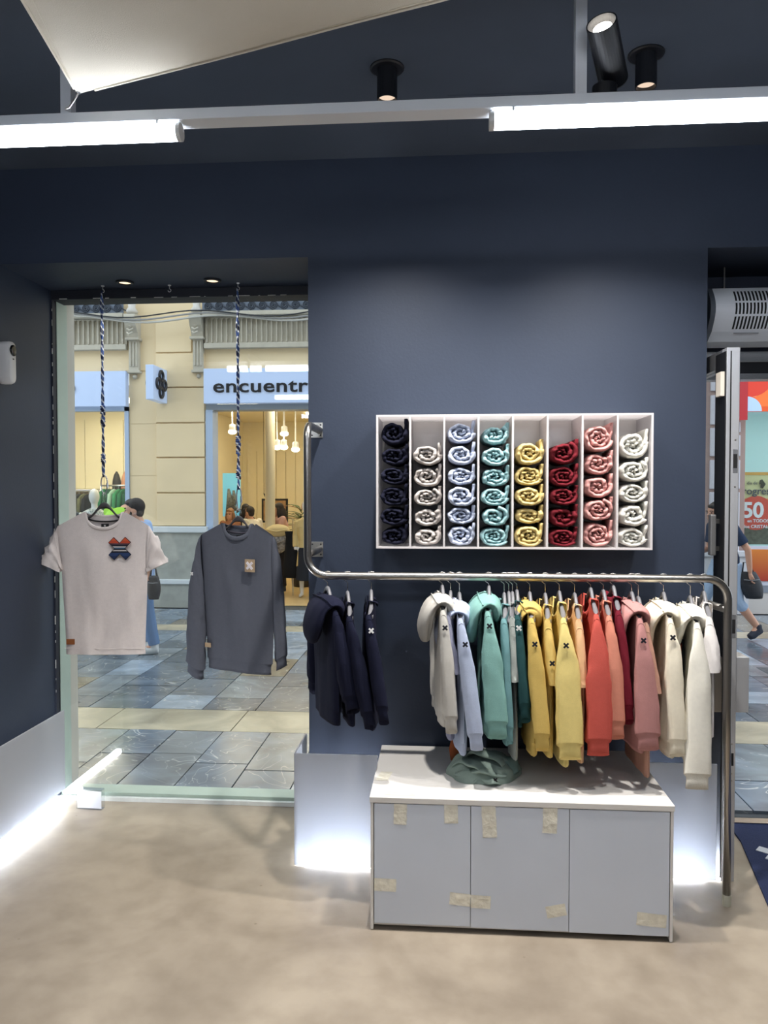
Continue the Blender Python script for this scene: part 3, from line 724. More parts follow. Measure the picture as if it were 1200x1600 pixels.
rack('long', 'tealb', 'muted teal sweatshirt squeezed beside the pale teal hoodie', .262, .270, .697, .016, .266, 1.205, sw=.185, L=.56, seed=8, T=.014)
hanger('bare grey hanger between the teal sweatshirt and the grey-green T-shirt', (.281, RY, RZ + PR), -PI / 2, .175, hook_h=.075, slope=.45, group='hangers on the steel rail')
rack('tee', 'greytee', 'grey-green T-shirt left of the dark green sweatshirt', .296, .288, .950, .020, .299, 1.21, sw=.185, L=.62, seed=9, T=.016)
rack('long', 'dgreen', 'dark green sweatshirt with a white cross on its sleeve', .315, .332, .792, .022, .320, 1.218, sw=.18, L=.5, mark=WHT, marks=.28, seed=10, T=.018)
rack('long', 'must', 'mustard hoodie beside the dark green sweatshirt', .368, .396, .675, .033, .379, 1.21, sw=.20, L=.60, hood=.85, mark=INK, marks=.42, seed=11, T=.022)
rack('tee', 'yel', 'golden yellow T-shirt with a black cross on its short sleeve', .432, .440, .941, .022, .434, 1.205, sw=.19, L=.60, mark=INK, marks=.72, seed=12, T=.022)
rack('long', 'yel2', 'pale yellow sweatshirt with a black cross on its wide sleeve', .490, .500, .645, .050, .508, 1.215, sw=.215, L=.64, mark=INK, marks=.40, seed=13)
rack('tee', 'peach', 'peach T-shirt between the yellow and the coral sweatshirt', .553, .550, .935, .020, .553, 1.207, sw=.19, L=.62, seed=14)
rack('long', 'coral', 'coral red sweatshirt with a wide hanging sleeve', .618, .610, .660, .050, .619, 1.23, sw=.205, L=.60, seed=15)
rack('long', 'salm', 'salmon orange sweatshirt beside the coral one', .670, .683, .730, .036, .657, 1.222, sw=.19, L=.54, seed=16, T=.018)
rack('long', 'burg', 'burgundy sweatshirt tucked behind the salmon one', .710, .735, .789, .020, .700, 1.24, sw=.17, L=.5, seed=17, T=.02, nf=.03)
rack('long', 'pink', 'dusty pink hoodie with its hood hanging over', .785, .801, .690, .044, .787, 1.215, sw=.205, L=.58, hood=1.0, mark=INK, marks=.36, seed=18, T=.026)
rack('tee', 'tan', 'tan pink T-shirt hanging longest behind the pink hoodie', .812, .835, .916, .022, .806, 1.195, sw=.185, L=.66, seed=19, T=.02)
rack('long', 'cream', 'cream hoodie with a black cross on its sleeve', .914, .925, .663, .036, .892, 1.215, sw=.195, L=.60, hood=.95, mark=INK, marks=.34, seed=20, T=.026, rot=-.06)
g = rack('long', 'offw', 'off-white hoodie with a dark printed graphic and the longest sleeve', 1.022, 1.005, .530, .050, .994, 1.20, sw=.205, L=.64, hood=.95, seed=21, T=.028, rot=-.10)
m = MB(); m.box(-.055, .055, -.036, -.033, -.30, -.14); gr = m.build('printed_graphic', mat('dark_print', (24, 26, 36), .8), g, world=False)
m = MB(); m.box(-.05, .05, -.0372, -.036, -.19, -.155, Matrix.Rotation(.15, 4, 'Y')); m.build('rust_band', mat('rust_print', (168, 78, 56), .8), gr, world=False)
m = MB(); m.box(-.05, .05, -.0372, -.036, -.26, -.245, Matrix.Rotation(.15, 4, 'Y')); m.build('white_band', WHT, gr, world=False)
rack('tee', 'white', 'white T-shirt at the right end of the rail', 1.076, 1.062, 1.000, .036, 1.042, 1.22, sw=.185, L=.52, seed=22, rot=-.12)

# ------------------------------------------------------------------ the two tops hanging in the window
def rope_material():
    m = mat('blue_white_braided_cord', (40, 58, 110), .8)
    nt = m.node_tree; N = nt.nodes; L = nt.links; b = N['Principled BSDF']
    tc = N.new('ShaderNodeTexCoord'); w = N.new('ShaderNodeTexWave'); w.bands_direction = 'DIAGONAL'; w.inputs['Scale'].default_value = 9; w.inputs['Distortion'].default_value = 1.2
    r = N.new('ShaderNodeValToRGB'); r.color_ramp.interpolation = 'CONSTANT'; e = r.color_ramp.elements
    e[0].position = 0; e[0].color = lin((30, 42, 80)) + (1,); e[1].position = .25; e[1].color = lin((224, 228, 234)) + (1,)
    x = e.new(.7); x.color = lin((66, 92, 150)) + (1,)
    L.new(tc.outputs['Object'], w.inputs[0]); L.new(w.outputs[1], r.inputs[0]); L.new(r.outputs[0], b.inputs['Base Color'])
    return m
ROPE = rope_material()
def rope(label, x, y, ztop, knots, zend):
    t = thing('hanging_rope', label, 'rope', (x, y, zend), group='ropes in the window')
    for s in (-1, 1):
        n = 60; pts = []
        for k in range(n + 1):
            z = ztop - (ztop - zend) * k / n; w = .0055 * (1 if k < n * .3 else .8) * (.4 if k < 2 else 1)
            pts.append((x + s * w * math.cos(z * 26), y + s * w * math.sin(z * 26), z))
        MB().tube(pts, .0046, 6).build('strand', ROPE, t, smooth=True)
    for z, r in knots:
        m = MB(); pts = []
        for k in range(49):
            a = 2 * PI * k / 12; pts.append((x + r * math.cos(a), y + r * math.sin(a), z - .024 + .048 * k / 48 + .003 * math.sin(a * .7)))
        m.tube(pts, .0052, 6); m.build('knot', ROPE, t, smooth=True)
    return t
def carabiner(label, x, y, z0, h, w):
    t = thing('carabiner', label, 'carabiner', (x, y, z0), group='carabiners in the window')
    pts = []
    for k in range(25):
        a = 2 * PI * k / 24; pts.append((x + w * (math.cos(a) * (1 + .15 * math.sin(a))), y, z0 + h / 2 + h / 2 * math.sin(a)))
    MB().tube(pts, .0034, 8, caps=False).build('ring', CHROME, t, smooth=True)
    MB().tube([(x + w * .98, y, z0 + h * .35), (x + w * .98, y, z0 + h * .6)], .0056, 8).build('screw_gate', CHROME, t)
TX, TY = -1.79, 3.955
rope('blue and white knotted rope above the white T-shirt', TX, TY, 2.755, [(2.13, .009), (2.07, .008), (1.875, .008)], 1.775)
carabiner('steel carabiner between the left rope and the white T-shirt hanger', TX + .004, TY, 1.685, .10, .017)
hanger('dark grey hanger inside the white T-shirt', (TX + .004, TY, 1.692), R(4), .185, hook_h=.052, slope=.60, nw=.095, rise=.062, thick=.0045, m=mat('dark_grey_hanger', (70, 68, 70), .5))
TEE = cloth('display_white', (226, 216, 212))
tee = garment('tee_shirt', 'white T-shirt with a multicolour cross hanging in the window', 'T-shirt', TEE, (TX + .004, TY, 1.590), R(4), sw=.245, nw=.105, nf=.092, nb=.030, drop=.075, A=.285, cw=.228, hw=.212, L=.755, T=.032,
              slv='short', sl=.3, near=(0, .034), ends=[((.335, -.265), (.225, -.318)), ((.335, -.27), (.225, -.322))], rib=False, seed=31, wr=.022, inner=BLACK, frontal=True)
def printed_cross():
    m = mat('striped_cross_print', (40, 40, 60), .8)
    nt = m.node_tree; N = nt.nodes; L = nt.links; b = N['Principled BSDF']
    tc = N.new('ShaderNodeTexCoord'); sp = N.new('ShaderNodeSeparateXYZ'); L.new(tc.outputs['Generated'], sp.inputs[0])
    r = N.new('ShaderNodeValToRGB'); r.color_ramp.interpolation = 'CONSTANT'; e = r.color_ramp.elements
    st = [(0, (28, 44, 84)), (.16, (38, 60, 104)), (.3, (24, 28, 44)), (.38, (206, 200, 196)), (.43, (24, 28, 44)), (.5, (70, 110, 140)), (.55, (210, 200, 196)), (.6, (24, 28, 44)), (.68, (90, 60, 70)), (.74, (190, 70, 40)), (.86, (206, 92, 58))]
    e[0].position = 0; e[0].color = lin(st[0][1]) + (1,); e[1].position = st[1][0]; e[1].color = lin(st[1][1]) + (1,)
    for p, c in st[2:]:
        q = e.new(p); q.color = lin(c) + (1,)
    L.new(sp.outputs[2], r.inputs[0]); L.new(r.outputs[0], b.inputs['Base Color'])
    return m
m = MB()
for a in (R(47), R(-45)): m.box(-.062, .062, -.002 - (.0004 if a > 0 else 0), .002, -.018, .018, Matrix.Translation((.095, -.046, -.19)) @ Matrix.Rotation(-a, 4, 'Y'))
m.build('cross_print', printed_cross(), tee, world=False)
m = MB()
for a in (R(47), R(-45)): m.box(-.065, .065, -.001, .001, -.021, .021, Matrix.Translation((.095, -.0455, -.19)) @ Matrix.Rotation(-a, 4, 'Y'))
m.build('cross_outline', INK, tee, world=False)
m = MB(); m.box(-.198, -.155, -.030, -.026, -.70, -.672); m.build('leather_patch', mat('brown_leather', (140, 84, 44), .6, var=.1, vscale=40), tee, world=False)
m = MB(); m.tube([(-.215 + .43 * k / 20, -.033 + .012 * abs(-1 + 2 * k / 20) ** 2, -.722) for k in range(21)], .0012, 4); m.build('hem_stitch', TEE, tee, world=False)

SXX, SYY = -1.06, 3.95
rope('blue and white knotted rope above the grey sweatshirt', SXX, SYY, 2.755, [(1.965, .010), (1.915, .008), (1.79, .009)], 1.71)
carabiner('steel carabiner between the right rope and the grey sweatshirt hanger', SXX + .002, SYY, 1.60, .125, .012)
hanger('dark grey hanger inside the grey sweatshirt', (SXX, SYY, 1.607), R(-22), .18, hook_h=.035, slope=.55, nw=.09, rise=.052, thick=.0045, m=MATS['dark_grey_hanger'])
SWT = cloth('display_slate', (92, 96, 108))
sw = garment('sweatshirt', 'slate grey sweatshirt with a tan cross patch hanging in the window', 'sweatshirt', SWT, (SXX, SYY, 1.532), R(-22), sw=.235, nw=.098, nf=.085, nb=.03, drop=.065, A=.31, cw=.228, hw=.212, L=.775, T=.036,
             slv='long', sl=.80, near=(.03, .03), far=(-.03, .036), ends=[((.275, -.755), (.215, -.75)), ((.325, -.835), (.205, -.845))], rib=True, seed=33, wr=.014, inner=mat('grey_neck_tape', (70, 66, 76), .9), frontal=True)
TANP = mat('tan_patch', (176, 152, 122), .8, var=.08, vscale=50)
m = MB(); m.box(.075, .135, -.050, -.046, -.245, -.18); p = m.build('chest_patch', TANP, sw, world=False)
m = MB()
for a in (PI / 4, -PI / 4): m.box(-.024, .024, -.002 - (.0004 if a > 0 else 0), .001, -.0065, .0065, Matrix.Translation((.105, -.0505, -.2125)) @ Matrix.Rotation(a, 4, 'Y'))
m.build('patch_cross', mat('pale_cross', (222, 216, 220), .8), p, world=False)
m = MB(); m.box(-.198, -.162, -.036, -.031, -.66, -.637); m.build('hem_label', TANP, sw, world=False)
x_mark(sw, Matrix.Translation((-.262, -.062, -.27)), .010, WHT)
# ================================================================== doorway at the right
t = thing('glass_door', 'steel framed glass door standing open beside the navy column', 'door', (1.245, 3.75, 0))
DX0, DX1 = 1.213, 1.268
BKEDGE = mat('black_door_gasket', (12, 13, 16), .5)
part('stile', (DX0, DX1, 3.395, 3.45, .006, 2.315), SATIN, t, bev=.002)
part('edge_plate', (DX0 + .020, DX1 - .003, 3.392, 3.3955, .02, 2.30), SATIN, t, bev=.001)
part('edge_groove', (DX0 + .0145, DX0 + .0195, 3.3935, 3.3965, .02, 2.30), BKEDGE, t)
part('inner_gasket', (DX0 - .004, DX0 + .004, 3.4, 3.52, .02, 2.30), BKEDGE, t)
part('stile', (DX0, DX1, 4.0, 4.055, .006, 2.315), CHROME, t, bev=.002)
part('bottom_rail', (DX0, DX1, 3.45, 4.0, .006, .075), CHROME, t, bev=.002)
part('top_rail', (DX0, DX1, 3.45, 4.0, 2.24, 2.315), CHROME, t, bev=.002)
part('glass', (DX0 + .022, DX0 + .030, 3.45, 4.0, .075, 2.24), GLASS, t)
for z0, z1 in ((1.80, 1.86), (1.09, 1.15)):
    k = part('lock_slot', (DX0 + .030, DX0 + .046, 3.3905, 3.3925, z0, z1), BLACK, t); part('lock_plate', (DX0 + .028, DX0 + .048, 3.3912, 3.3921, z0 - .02, z1 + .02), CHROME, t)
part('lock_slot', (DX0 + .030, DX0 + .046, 3.3905, 3.3925, .515, .57), BLACK, t)
for z in (1.92, 1.72, .48, .45, .61): MB().lathe([(.001, 0), (.004, 0), (.003, -.001), (.001, -.001)], (DX0 + .038, 3.392, z), 10, Matrix.Rotation(-PI / 2, 4, 'X')).build('screw', STEEL, t)
part('closer_block', (DX0 - .020, DX0 + .0, 3.41, 3.47, 2.11, 2.215), mat('cream_plastic', (214, 206, 192), .5), t, bev=.003)
part('pull_handle', (DX0 - .045, DX0 - .020, 3.44, 3.475, 1.42, 1.60), mat('grey_handle', (128, 128, 128), .4, .6), t, bev=.006)
part('handle_mount', (DX0 - .022, DX0, 3.45, 3.465, 1.44, 1.46), STEEL, t); part('handle_mount', (DX0 - .022, DX0, 3.45, 3.465, 1.56, 1.58), STEEL, t)
part('lock_box', (DX1, DX1 + .055, 3.40, 3.52, .745, .985), SATIN, t, bev=.003); part('lock_box', (DX0 - .035, DX0, 3.40, 3.52, .745, .985), STEEL, t, bev=.003)
d1 = struct(bx(1.27, 2.55, YG - .02, YG + .08, 2.355, 2.41).build('door_1', CHROME, bev=.004))
part('rail', (1.27, 2.55, YG - .01, YG + .08, 2.27, 2.30), CHROME, d1, bev=.003); part('head_board', (1.18, 2.55, YG - .02, YG + .1, 2.41, ZS), mat('dark_head_board', (34, 42, 60), .6), d1)
part('head_gap', (1.27, 2.55, YG, YG + .08, 2.30, 2.355), BLACKP, d1); part('jamb', (2.49, 2.55, YG - .02, YG + .08, 0, 2.27), CHROME, d1, bev=.003)
part('jamb', (1.18, 1.212, YG - .02, YG + .1, 0, 2.41), BLACKP, d1)
# air curtain heater
t = thing('air_curtain', 'white wall heater with slotted front grille above the open door', 'air curtain', (1.85, 3.86, 2.42))
WHC = mat('white_heater_shell', (232, 234, 238), .4)
prof = [(4.02, 2.66), (3.80, 2.668)] + [(3.80 - .055 * math.sin(PI * k / 12) , 2.668 - .205 * k / 12) for k in range(1, 12)] + [(3.80, 2.463), (3.86, 2.425), (4.02, 2.425)]
MB().prism(prof, 'X', 1.285, 2.45).build('shell', WHC, t)
MB().prism([(y + (.004 if y > 3.9 else .0), z) for y, z in prof], 'X', 1.262, 1.2845).build('end_cap', mat('grey_end_cap', (86, 92, 100), .5), t)
def front_y(z): return 3.80 - .055 * math.sin(PI * max(0, min(1, (2.668 - z) / .205)))
sl = MB()
for row in range(3):
    za = 2.648 - row * .062; zb = za - .052
    for k in range(62):
        x = 1.375 + k * .0165
        vs = []
        for i in range(5):
            z = za + (zb - za) * i / 4
            for xx, dy in ((x, -.0015), (x + .008, -.0015), (x + .008, .002), (x, .002)): vs.append(V(xx, front_y(z) + dy, z))
        sl.loft([vs[i * 4:i * 4 + 4] for i in range(5)])
tag(sl.build('grille_slots', BLACK, t), kind='stuff')
part('brand_plate', (1.385, 1.50, 3.793, 3.800, 2.452, 2.456), mat('grey_print', (150, 152, 156), .6), t)
part('hanger_rod', (1.36, 1.366, 3.86, 3.866, 2.664, ZS), STEEL, t); part('hanger_rod', (2.2, 2.206, 3.86, 3.866, 2.664, ZS), STEEL, t)
MB().tube([(1.19, 3.9, 2.62), (1.23, 3.89, 2.63), (1.265, 3.88, 2.60)], .006, 8).build('supply_cable', WHITE, t, smooth=True)
# doormat
t = thing('doormat', 'navy entrance mat with white crosses in the doorway', 'doormat', (1.9, 3.4, 0))
MAT = mat('navy_mat_pile', (30, 44, 84), .95, var=.18, vscale=160, bump=.6, bscale=300)
poly = [(1.446, 3.79), (1.285, 2.95), (2.48, 2.72), (2.49, 4.04), (1.46, 4.04)]
MB().prism(poly, 'Z', .001, .011).build('pile', MAT, t)
MB().prism([(1.46, 3.99), (2.49, 3.99), (2.49, 4.05), (1.46, 4.05)], 'Z', .002, .016).build('threshold_strip', STEEL, t)
MWH = mat('white_mat_pile', (214, 218, 224), .95, bump=.5, bscale=300)
for x, y in ((1.56, 3.66), (1.95, 3.62), (1.62, 3.22), (2.02, 3.18)):
    m = MB()
    for a in (R(52), R(-38)): m.box(-.085, .085, -.027, .027, 0, .0035 + (.0006 if a > 0 else 0), Matrix.Translation((x, y, .0105)) @ Matrix.Rotation(a, 4, 'Z'))
    m.build('white_cross', MWH, t)

# ================================================================== street paving
def slab_material(name, rgb, vein=.5, rough=.22):
    m = mat(name, rgb, rough, spec=.5)
    nt = m.node_tree; N = nt.nodes; L = nt.links; b = N['Principled BSDF']
    tc = N.new('ShaderNodeTexCoord'); n = N.new('ShaderNodeTexNoise'); n.inputs['Scale'].default_value = 2.2; n.inputs['Detail'].default_value = 7; n.inputs['Distortion'].default_value = 1.5
    L.new(tc.outputs['Object'], n.inputs[0])
    r = N.new('ShaderNodeValToRGB'); e = r.color_ramp.elements; c = lin(rgb)
    e[0].position = .35; e[0].color = tuple(x * .72 for x in c) + (1,); e[1].position = .68; e[1].color = tuple(min(1, x * 1.3) for x in c) + (1,)
    n2 = N.new('ShaderNodeTexNoise'); n2.inputs['Scale'].default_value = 1.7; n2.inputs['Detail'].default_value = 2; n2.inputs['Distortion'].default_value = 2.5; L.new(tc.outputs['Object'], n2.inputs[0])
    r2 = N.new('ShaderNodeValToRGB'); e2 = r2.color_ramp.elements; e2[0].position = .495; e2[0].color = (0, 0, 0, 1); e2[1].position = .5; e2[1].color = (1, 1, 1, 1)
    q = e2.new(.505); q.color = (0, 0, 0, 1); L.new(n2.outputs[0], r2.inputs[0])
    mx = N.new('ShaderNodeMix'); mx.data_type = 'RGBA'; mu = N.new('ShaderNodeMath'); mu.operation = 'MULTIPLY'; mu.inputs[1].default_value = vein
    L.new(r2.outputs[0], mu.inputs[0]); L.new(mu.outputs[0], mx.inputs[0]); L.new(n.outputs[0], r.inputs[0]); L.new(r.outputs[0], mx.inputs[6]); mx.inputs[7].default_value = lin((214, 216, 214)) + (1,)
    L.new(mx.outputs[2], b.inputs['Base Color'])
    return m
SLABS = [slab_material('grey_marble_a', (98, 108, 120)), slab_material('grey_marble_b', (116, 126, 136)), slab_material('grey_marble_c', (86, 96, 108)), slab_material('blue_grey_marble', (146, 160, 176), .7),
         slab_material('brown_grey_marble', (122, 116, 104)), slab_material('grey_marble_d', (106, 120, 136), .8)]
BEIGE = slab_material('beige_stone', (170, 162, 142), .2, .3)
street = struct(bx(-9, 10, 4.14, 18, -.2, -.016).build('floor_street', mat('dark_joint', (66, 70, 74), .8)))
random.seed(11)
def in_view(x0, x1, y):
    return (x1 > -.55 * y - .5 and x0 < -.165 * y + .55) or (x1 > .30 * y - .3 and x0 < .43 * y + .6)
def slab(x0, x1, y0, y1, m):
    o = MB().box(x0 + .004, x1 - .004, y0 + .004, y1 - .004, -.018, random.uniform(-.001, .0015)).build('paving_slab', m, street, fixn=False)
bands = [(4.18, 5.30, 0), (5.30, 5.82, 1), (5.82, 9.15, 0), (9.15, 9.55, 1), (9.55, 10.85, 0)]
for ya, yb, kind in bands:
    if kind:
        x = -7.0
        while x < 6:
            w = random.uniform(.7, 1.15)
            if in_view(x, x + w, (ya + yb) / 2): slab(x, x + w, ya, yb, BEIGE)
            x += w
    else:
        x = -7.0
        while x < 6:
            w = random.choice((.34, .42, .5)); y = ya
            while y < yb - .02:
                l = random.uniform(.28, .8) if yb - y > 1.0 else yb - y
                if yb - y - l < .25: l = yb - y
                if in_view(x, x + w, y + l / 2): slab(x, x + w, y, y + l, random.choices(SLABS, (4, 4, 3, 2, 2, 3))[0])
                y += l
            x += w
t = tag(bx(3.03, 3.72, 7.0, 7.62, -.004, .004).build('manhole_cover', mat('cast_iron_cover', (86, 90, 98), .5, .4, var=.3, vscale=60, bump=1, bscale=60)), 'dark ornate cast iron cover set in the paving outside the door', 'manhole cover')

# ================================================================== building over the street
FY = 11.0
CREAM = mat('cream_painted_stucco', (226, 205, 168), .8, var=.05, vscale=2, bump=.05, bscale=30)
GSTONE = mat('grey_limestone', (158, 160, 154), .7, var=.12, vscale=8, bump=.1, bscale=30)
ORN = mat('grey_plaster_ornament', (186, 180, 166), .8, var=.06, vscale=10)
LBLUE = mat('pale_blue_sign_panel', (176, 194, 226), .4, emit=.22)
LBLUE_F = mat('pale_blue_frame', (170, 188, 214), .45)
bd = thing('shop_building', 'cream stuccoed building with grey ornament across the street', 'building', (-3.5, FY, 0))
part('wall', (-9, 10, FY, FY + .3, 3.47, 9), CREAM, bd); part('wall', (-4.58, -3.43, FY + .01, FY + .3, 0, 3.47), CREAM, bd)
part('wall', (-1.0, 3.62, FY, FY + .3, 0, 3.47), CREAM, bd); part('wall', (-9, -7.6, FY, FY + .3, 0, 3.47), CREAM, bd)
for a, b_ in ((1.20, 1.67), (1.69, 2.185), (2.205, 2.69), (2.71, 3.205), (3.225, 3.708), (3.728, 4.21)):
    part('rusticated_block', (-4.163, -3.63 if a > 3.3 else -3.445, FY - .035, FY + .02, a, b_), CREAM, bd, bev=.008)
for a, b_ in ((1.20, 1.93), (1.935, 2.69), (2.695, 3.44)): part('flat_block', (-4.575, -4.17, FY - .004, FY + .02, a, b_), CREAM, bd)
part('plinth', (-4.6, -3.42, FY - .06, FY + .02, 0, 1.10), GSTONE, bd); part('plinth_cap', (-4.62, -3.40, FY - .09, FY + .02, 1.10, 1.19), mat('pale_stone_cap', (206, 212, 216), .6), bd, bev=.012)
part('plinth_moulding', (-4.62, -3.40, FY - .085, FY, .345, .415), mat('pale_stone_cap', (206, 212, 216)), bd, bev=.012)
for x0, x1 in ((-7.6, -4.585), (-3.425, -.8)):
    part('architrave', (x0, x1, FY - .10, FY, 3.765, 3.84), ORN, bd, bev=.006); part('ledge', (x0, x1, FY - .20, FY, 4.21, 4.27), ORN, bd, bev=.006)
    fl = MB(); x = x0 + .04
    fl.box(x0, x1, FY - .05, FY, 3.84, 4.21)
    while x < x1:
        fl.box(x - .008, x + .008, FY - .082, FY - .04, 3.85, 4.19)
        pts = [(x + .0365 + .0365 * math.cos(a), 4.155 + .04 * math.sin(a)) for a in [PI * k / 8 for k in range(9)]]
        fl.prism(pts + [(x, 4.205), (x + .073, 4.205)][::-1] if False else [(x, 4.205)] + [(x + .0365 - .034 * math.cos(a), 4.150 + .045 * math.sin(a)) for a in [PI * k / 8 for k in range(9)]] + [(x + .073, 4.205)], 'Y', FY - .078, FY - .04)
        x += .073
    fl.build('fluted_frieze', ORN, bd, smooth=False)
    part('railing_band', (x0, x1, FY - .16, FY - .15, 4.272, 4.56), mat('slate_grey_iron', (96, 106, 122), .6), bd)
    sp = None; x = x0 + .09; n = 0
    while x < x1 - .05:
        if sp is None:
            pts = []
            for k in range(37):
                a = 2 * PI * k / 14; r = .062 * (1 - k / 44); pts.append((x + r * math.cos(a), FY - .17, 4.345 + r * math.sin(a)))
            pts = [(x + .15, FY - .17, 4.285)] + pts
            sp = MB().tube(pts, .009, 5).build('iron_scroll', mat('dark_iron', (52, 60, 74), .5), bd, smooth=True); sx0 = x
        else:
            c = bpy.data.objects.new('iron_scroll', sp.data); COL.objects.link(c); c.parent = bd; c.location = (x - sx0, 0, 0)
        x += .158; n += 1
for xc in (-4.475, -3.52):
    b0 = xc - .083; b1 = xc + .083
    br = MB().prism([(FY, 4.27), (FY - .22, 4.25), (FY - .235, 4.18), (FY - .19, 4.08), (FY - .12, 3.99), (FY - .10, 3.93), (FY, 3.93)], 'X', b0, b1).build('bracket_scroll', ORN, bd)
    for k in range(4): MB().tube([(xc - .05 + .03 * abs(1.5 - k) * .3, FY - .15 - .025 * (3 - k), 3.98 + .06 * k), (xc, FY - .16 - .025 * (3 - k), 3.955 + .06 * k), (xc + .05, FY - .15 - .025 * (3 - k), 3.98 + .06 * k)], .014, 6).build('leaf_carving', ORN, br)
    part('bracket_cap', (b0 - .02, b1 + .02, FY - .14, FY, 3.895, 3.93), ORN, bd, bev=.004)
    part('bracket_shaft', (b0 + .01, b1 - .01, FY - .075, FY, 3.46, 3.895), ORN, bd)
    for k in range(3): MB().tube([(xc - .045 + .045 * k, FY - .08, 3.52), (xc - .045 + .045 * k, FY - .08, 3.87)], .014, 6).build('flute', ORN, bd)
    part('bracket_foot', (b0 - .012, b1 + .012, FY - .09, FY, 3.425, 3.46), ORN, bd, bev=.004)
    MB().ball((xc, FY - .03, 3.375), .035, 10, 8).build('bracket_drop', ORN, bd, smooth=True)
    MB().lathe([(.07, 4.27), (.09, 4.30), (.05, 4.36), (.06, 4.42), (.02, 4.50)], (xc, FY - .12, 0), 10).build('bracket_finial', mat('pale_plaster', (206, 202, 196), .8), bd, smooth=True)
# signs
s1 = thing('shop_sign', 'pale blue shop sign reading encuentr over the lit entrance', 'sign', (-2.2, FY - .1, 2.97))
part('panel', (-3.425, -.85, FY - .12, FY, 2.97, 3.468), LBLUE, s1, bev=.004)
DARK = mat('black_sign_letters', (14, 16, 26), .4)
text('lettering', 'encuentro', .27, (-3.29, FY - .125, 3.125), DARK, s1, .012, 0.004, 1.04, 1.36, 1.0)
s2 = thing('shop_sign', 'pale blue sign panel with a clover logo at the left edge of the window', 'sign', (-5.9, FY - .1, 2.94))
part('panel', (-7.6, -4.58, FY - .12, FY, 2.94, 3.45), LBLUE, s2, bev=.004)
def clover(cx, y, cz, r, par, M_=None, tr=.022):
    for dx, dz in ((0, 1), (0, -1), (1, 0), (-1, 0)):
        pts = [V(cx + dx * r * .62 + r * .36 * math.cos(a) * (1 if dz else .95), y, cz + dz * r * .62 + r * .36 * math.sin(a)) for a in [2 * PI * k / 18 for k in range(19)]]
        if M_: pts = [M_ @ p for p in pts]
        MB().tube(pts, tr, 6, caps=False).build('clover_petal', DARK, par, smooth=True)
clover(-5.545, FY - .13, 3.20, .20, s2)
s3 = thing('projecting_sign', 'small pale blue box sign with a black clover logo sticking out from the pilaster', 'sign', (-3.95, 10.7, 2.98))
part('box', (-4.10, -3.99, 10.42, 10.96, 2.98, 3.46), LBLUE, s3, bev=.006)
part('arm', (-4.06, -4.03, 10.9, FY, 3.1, 3.14), STEEL, s3)
clover(0, 0, 0, .19, s3, Matrix.Translation((-3.975, 10.69, 3.22)) @ Matrix.Rotation(PI / 2, 4, 'Z'), .022)
clover(0, 0, 0, .19, s3, Matrix.Translation((-4.115, 10.69, 3.22)) @ Matrix.Rotation(PI / 2, 4, 'Z'), .022)
# entrance shop
part('door_head', (-3.43, -.85, FY, FY + .25, 2.885, 2.97), mat('grey_steel_head', (150, 158, 166), .5), bd); part('door_jamb', (-3.43, -3.325, FY - .02, FY + .25, 0, 2.885), LBLUE_F, bd)
part('reveal', (-3.325, -3.0, FY + .25, FY + .3, 0, .02), GSTONE, bd)
WARM = mat('warm_cream_interior', (236, 226, 196), .8, var=.02)
TANF = mat('tan_shop_floor', (206, 178, 128), .35, var=.08, vscale=3)
shop = thing('shop_interior', 'warm cream interior of the lit shop across the street, behind the entrance', 'shop interior', (-2.2, 14, 0))
part('floor_boards', (-4.5, -.7, FY + .3, 17, -.01, .0), TANF, shop); part('rear_wall', (-4.5, -.7, 17, 17.1, 0, 3.3), WARM, shop); part('inner_wall', (-4.5, -4.45, FY + .3, 17, 0, 3.3), WARM, shop)
part('inner_wall', (-.75, -.7, FY + .3, 17, 0, 3.3), WARM, shop); part('shop_ceiling', (-4.5, -.7, FY + .3, 17, 3.25, 3.3), WARM, shop)
for k in range(9): part('wall_panel', (-4.35 + .22 * k, -4.35 + .22 * k + .21, 16.97, 17, 0, 2.6), WARM, shop)
MB().lathe([(.10, 0), (.10, .9), (.13, .92), (.13, .98), (.085, 1.0), (.085, 3.25)], (-2.87, 12.7, 0), 18).build('column', mat('cream_column', (222, 214, 190), .6), shop)
SHOPL = emitter('lit_shop_lamp', (255, 236, 196), 14)
for x, y in ((-2.3, 12.6), (-3.6, 13.6), (-2.3, 15.2)):
    part('light_panel', (x - .35, x + .35, y - .3, y + .3, 3.22, 3.249), emitter('lit_shop_panel', (255, 240, 208), SHOP_E), shop)
lshop = thing('shop_interior', 'cream panelled shop window display space at the far left across the street', 'shop interior', (-6, 12, 0))
part('floor_boards', (-8.4, -4.5, FY + .02, 13.6, -.01, .0), TANF, lshop); part('rear_wall', (-8.4, -4.5, 13.6, 13.7, 0, 3.3), WARM, lshop); part('inner_wall', (-4.6, -4.5, FY + .3, 13.6, 0, 3.3), WARM, lshop)
part('inner_wall', (-8.4, -8.3, FY + .02, 13.6, 0, 3.3), WARM, lshop); part('shop_ceiling', (-8.4, -4.5, FY + .3, 13.6, 3.2, 3.3), WARM, lshop)
for k in range(8): part('wall_panel', (-7.2 + .36 * k, -7.2 + .36 * k + .35, 13.57, 13.6, 1.75, 3.0), WARM, lshop)
part('light_panel', (-6.6, -5.0, 11.9, 12.5, 3.17, 3.199), MATS['lit_shop_panel'], lshop)
sw_ = thing('shop_window', 'large shop window with pale blue frame behind the man, left of the pilaster', 'window', (-6, FY, 0))
part('frame', (-4.64, -4.58, FY - .03, FY + .1, .5, 2.94), LBLUE_F, sw_); part('frame', (-7.6, -4.58, FY - .03, FY + .1, 2.88, 2.94), LBLUE_F, sw_); part('stall_riser', (-7.6, -4.58, FY - .03, FY + .1, 0, .5), GSTONE, sw_)
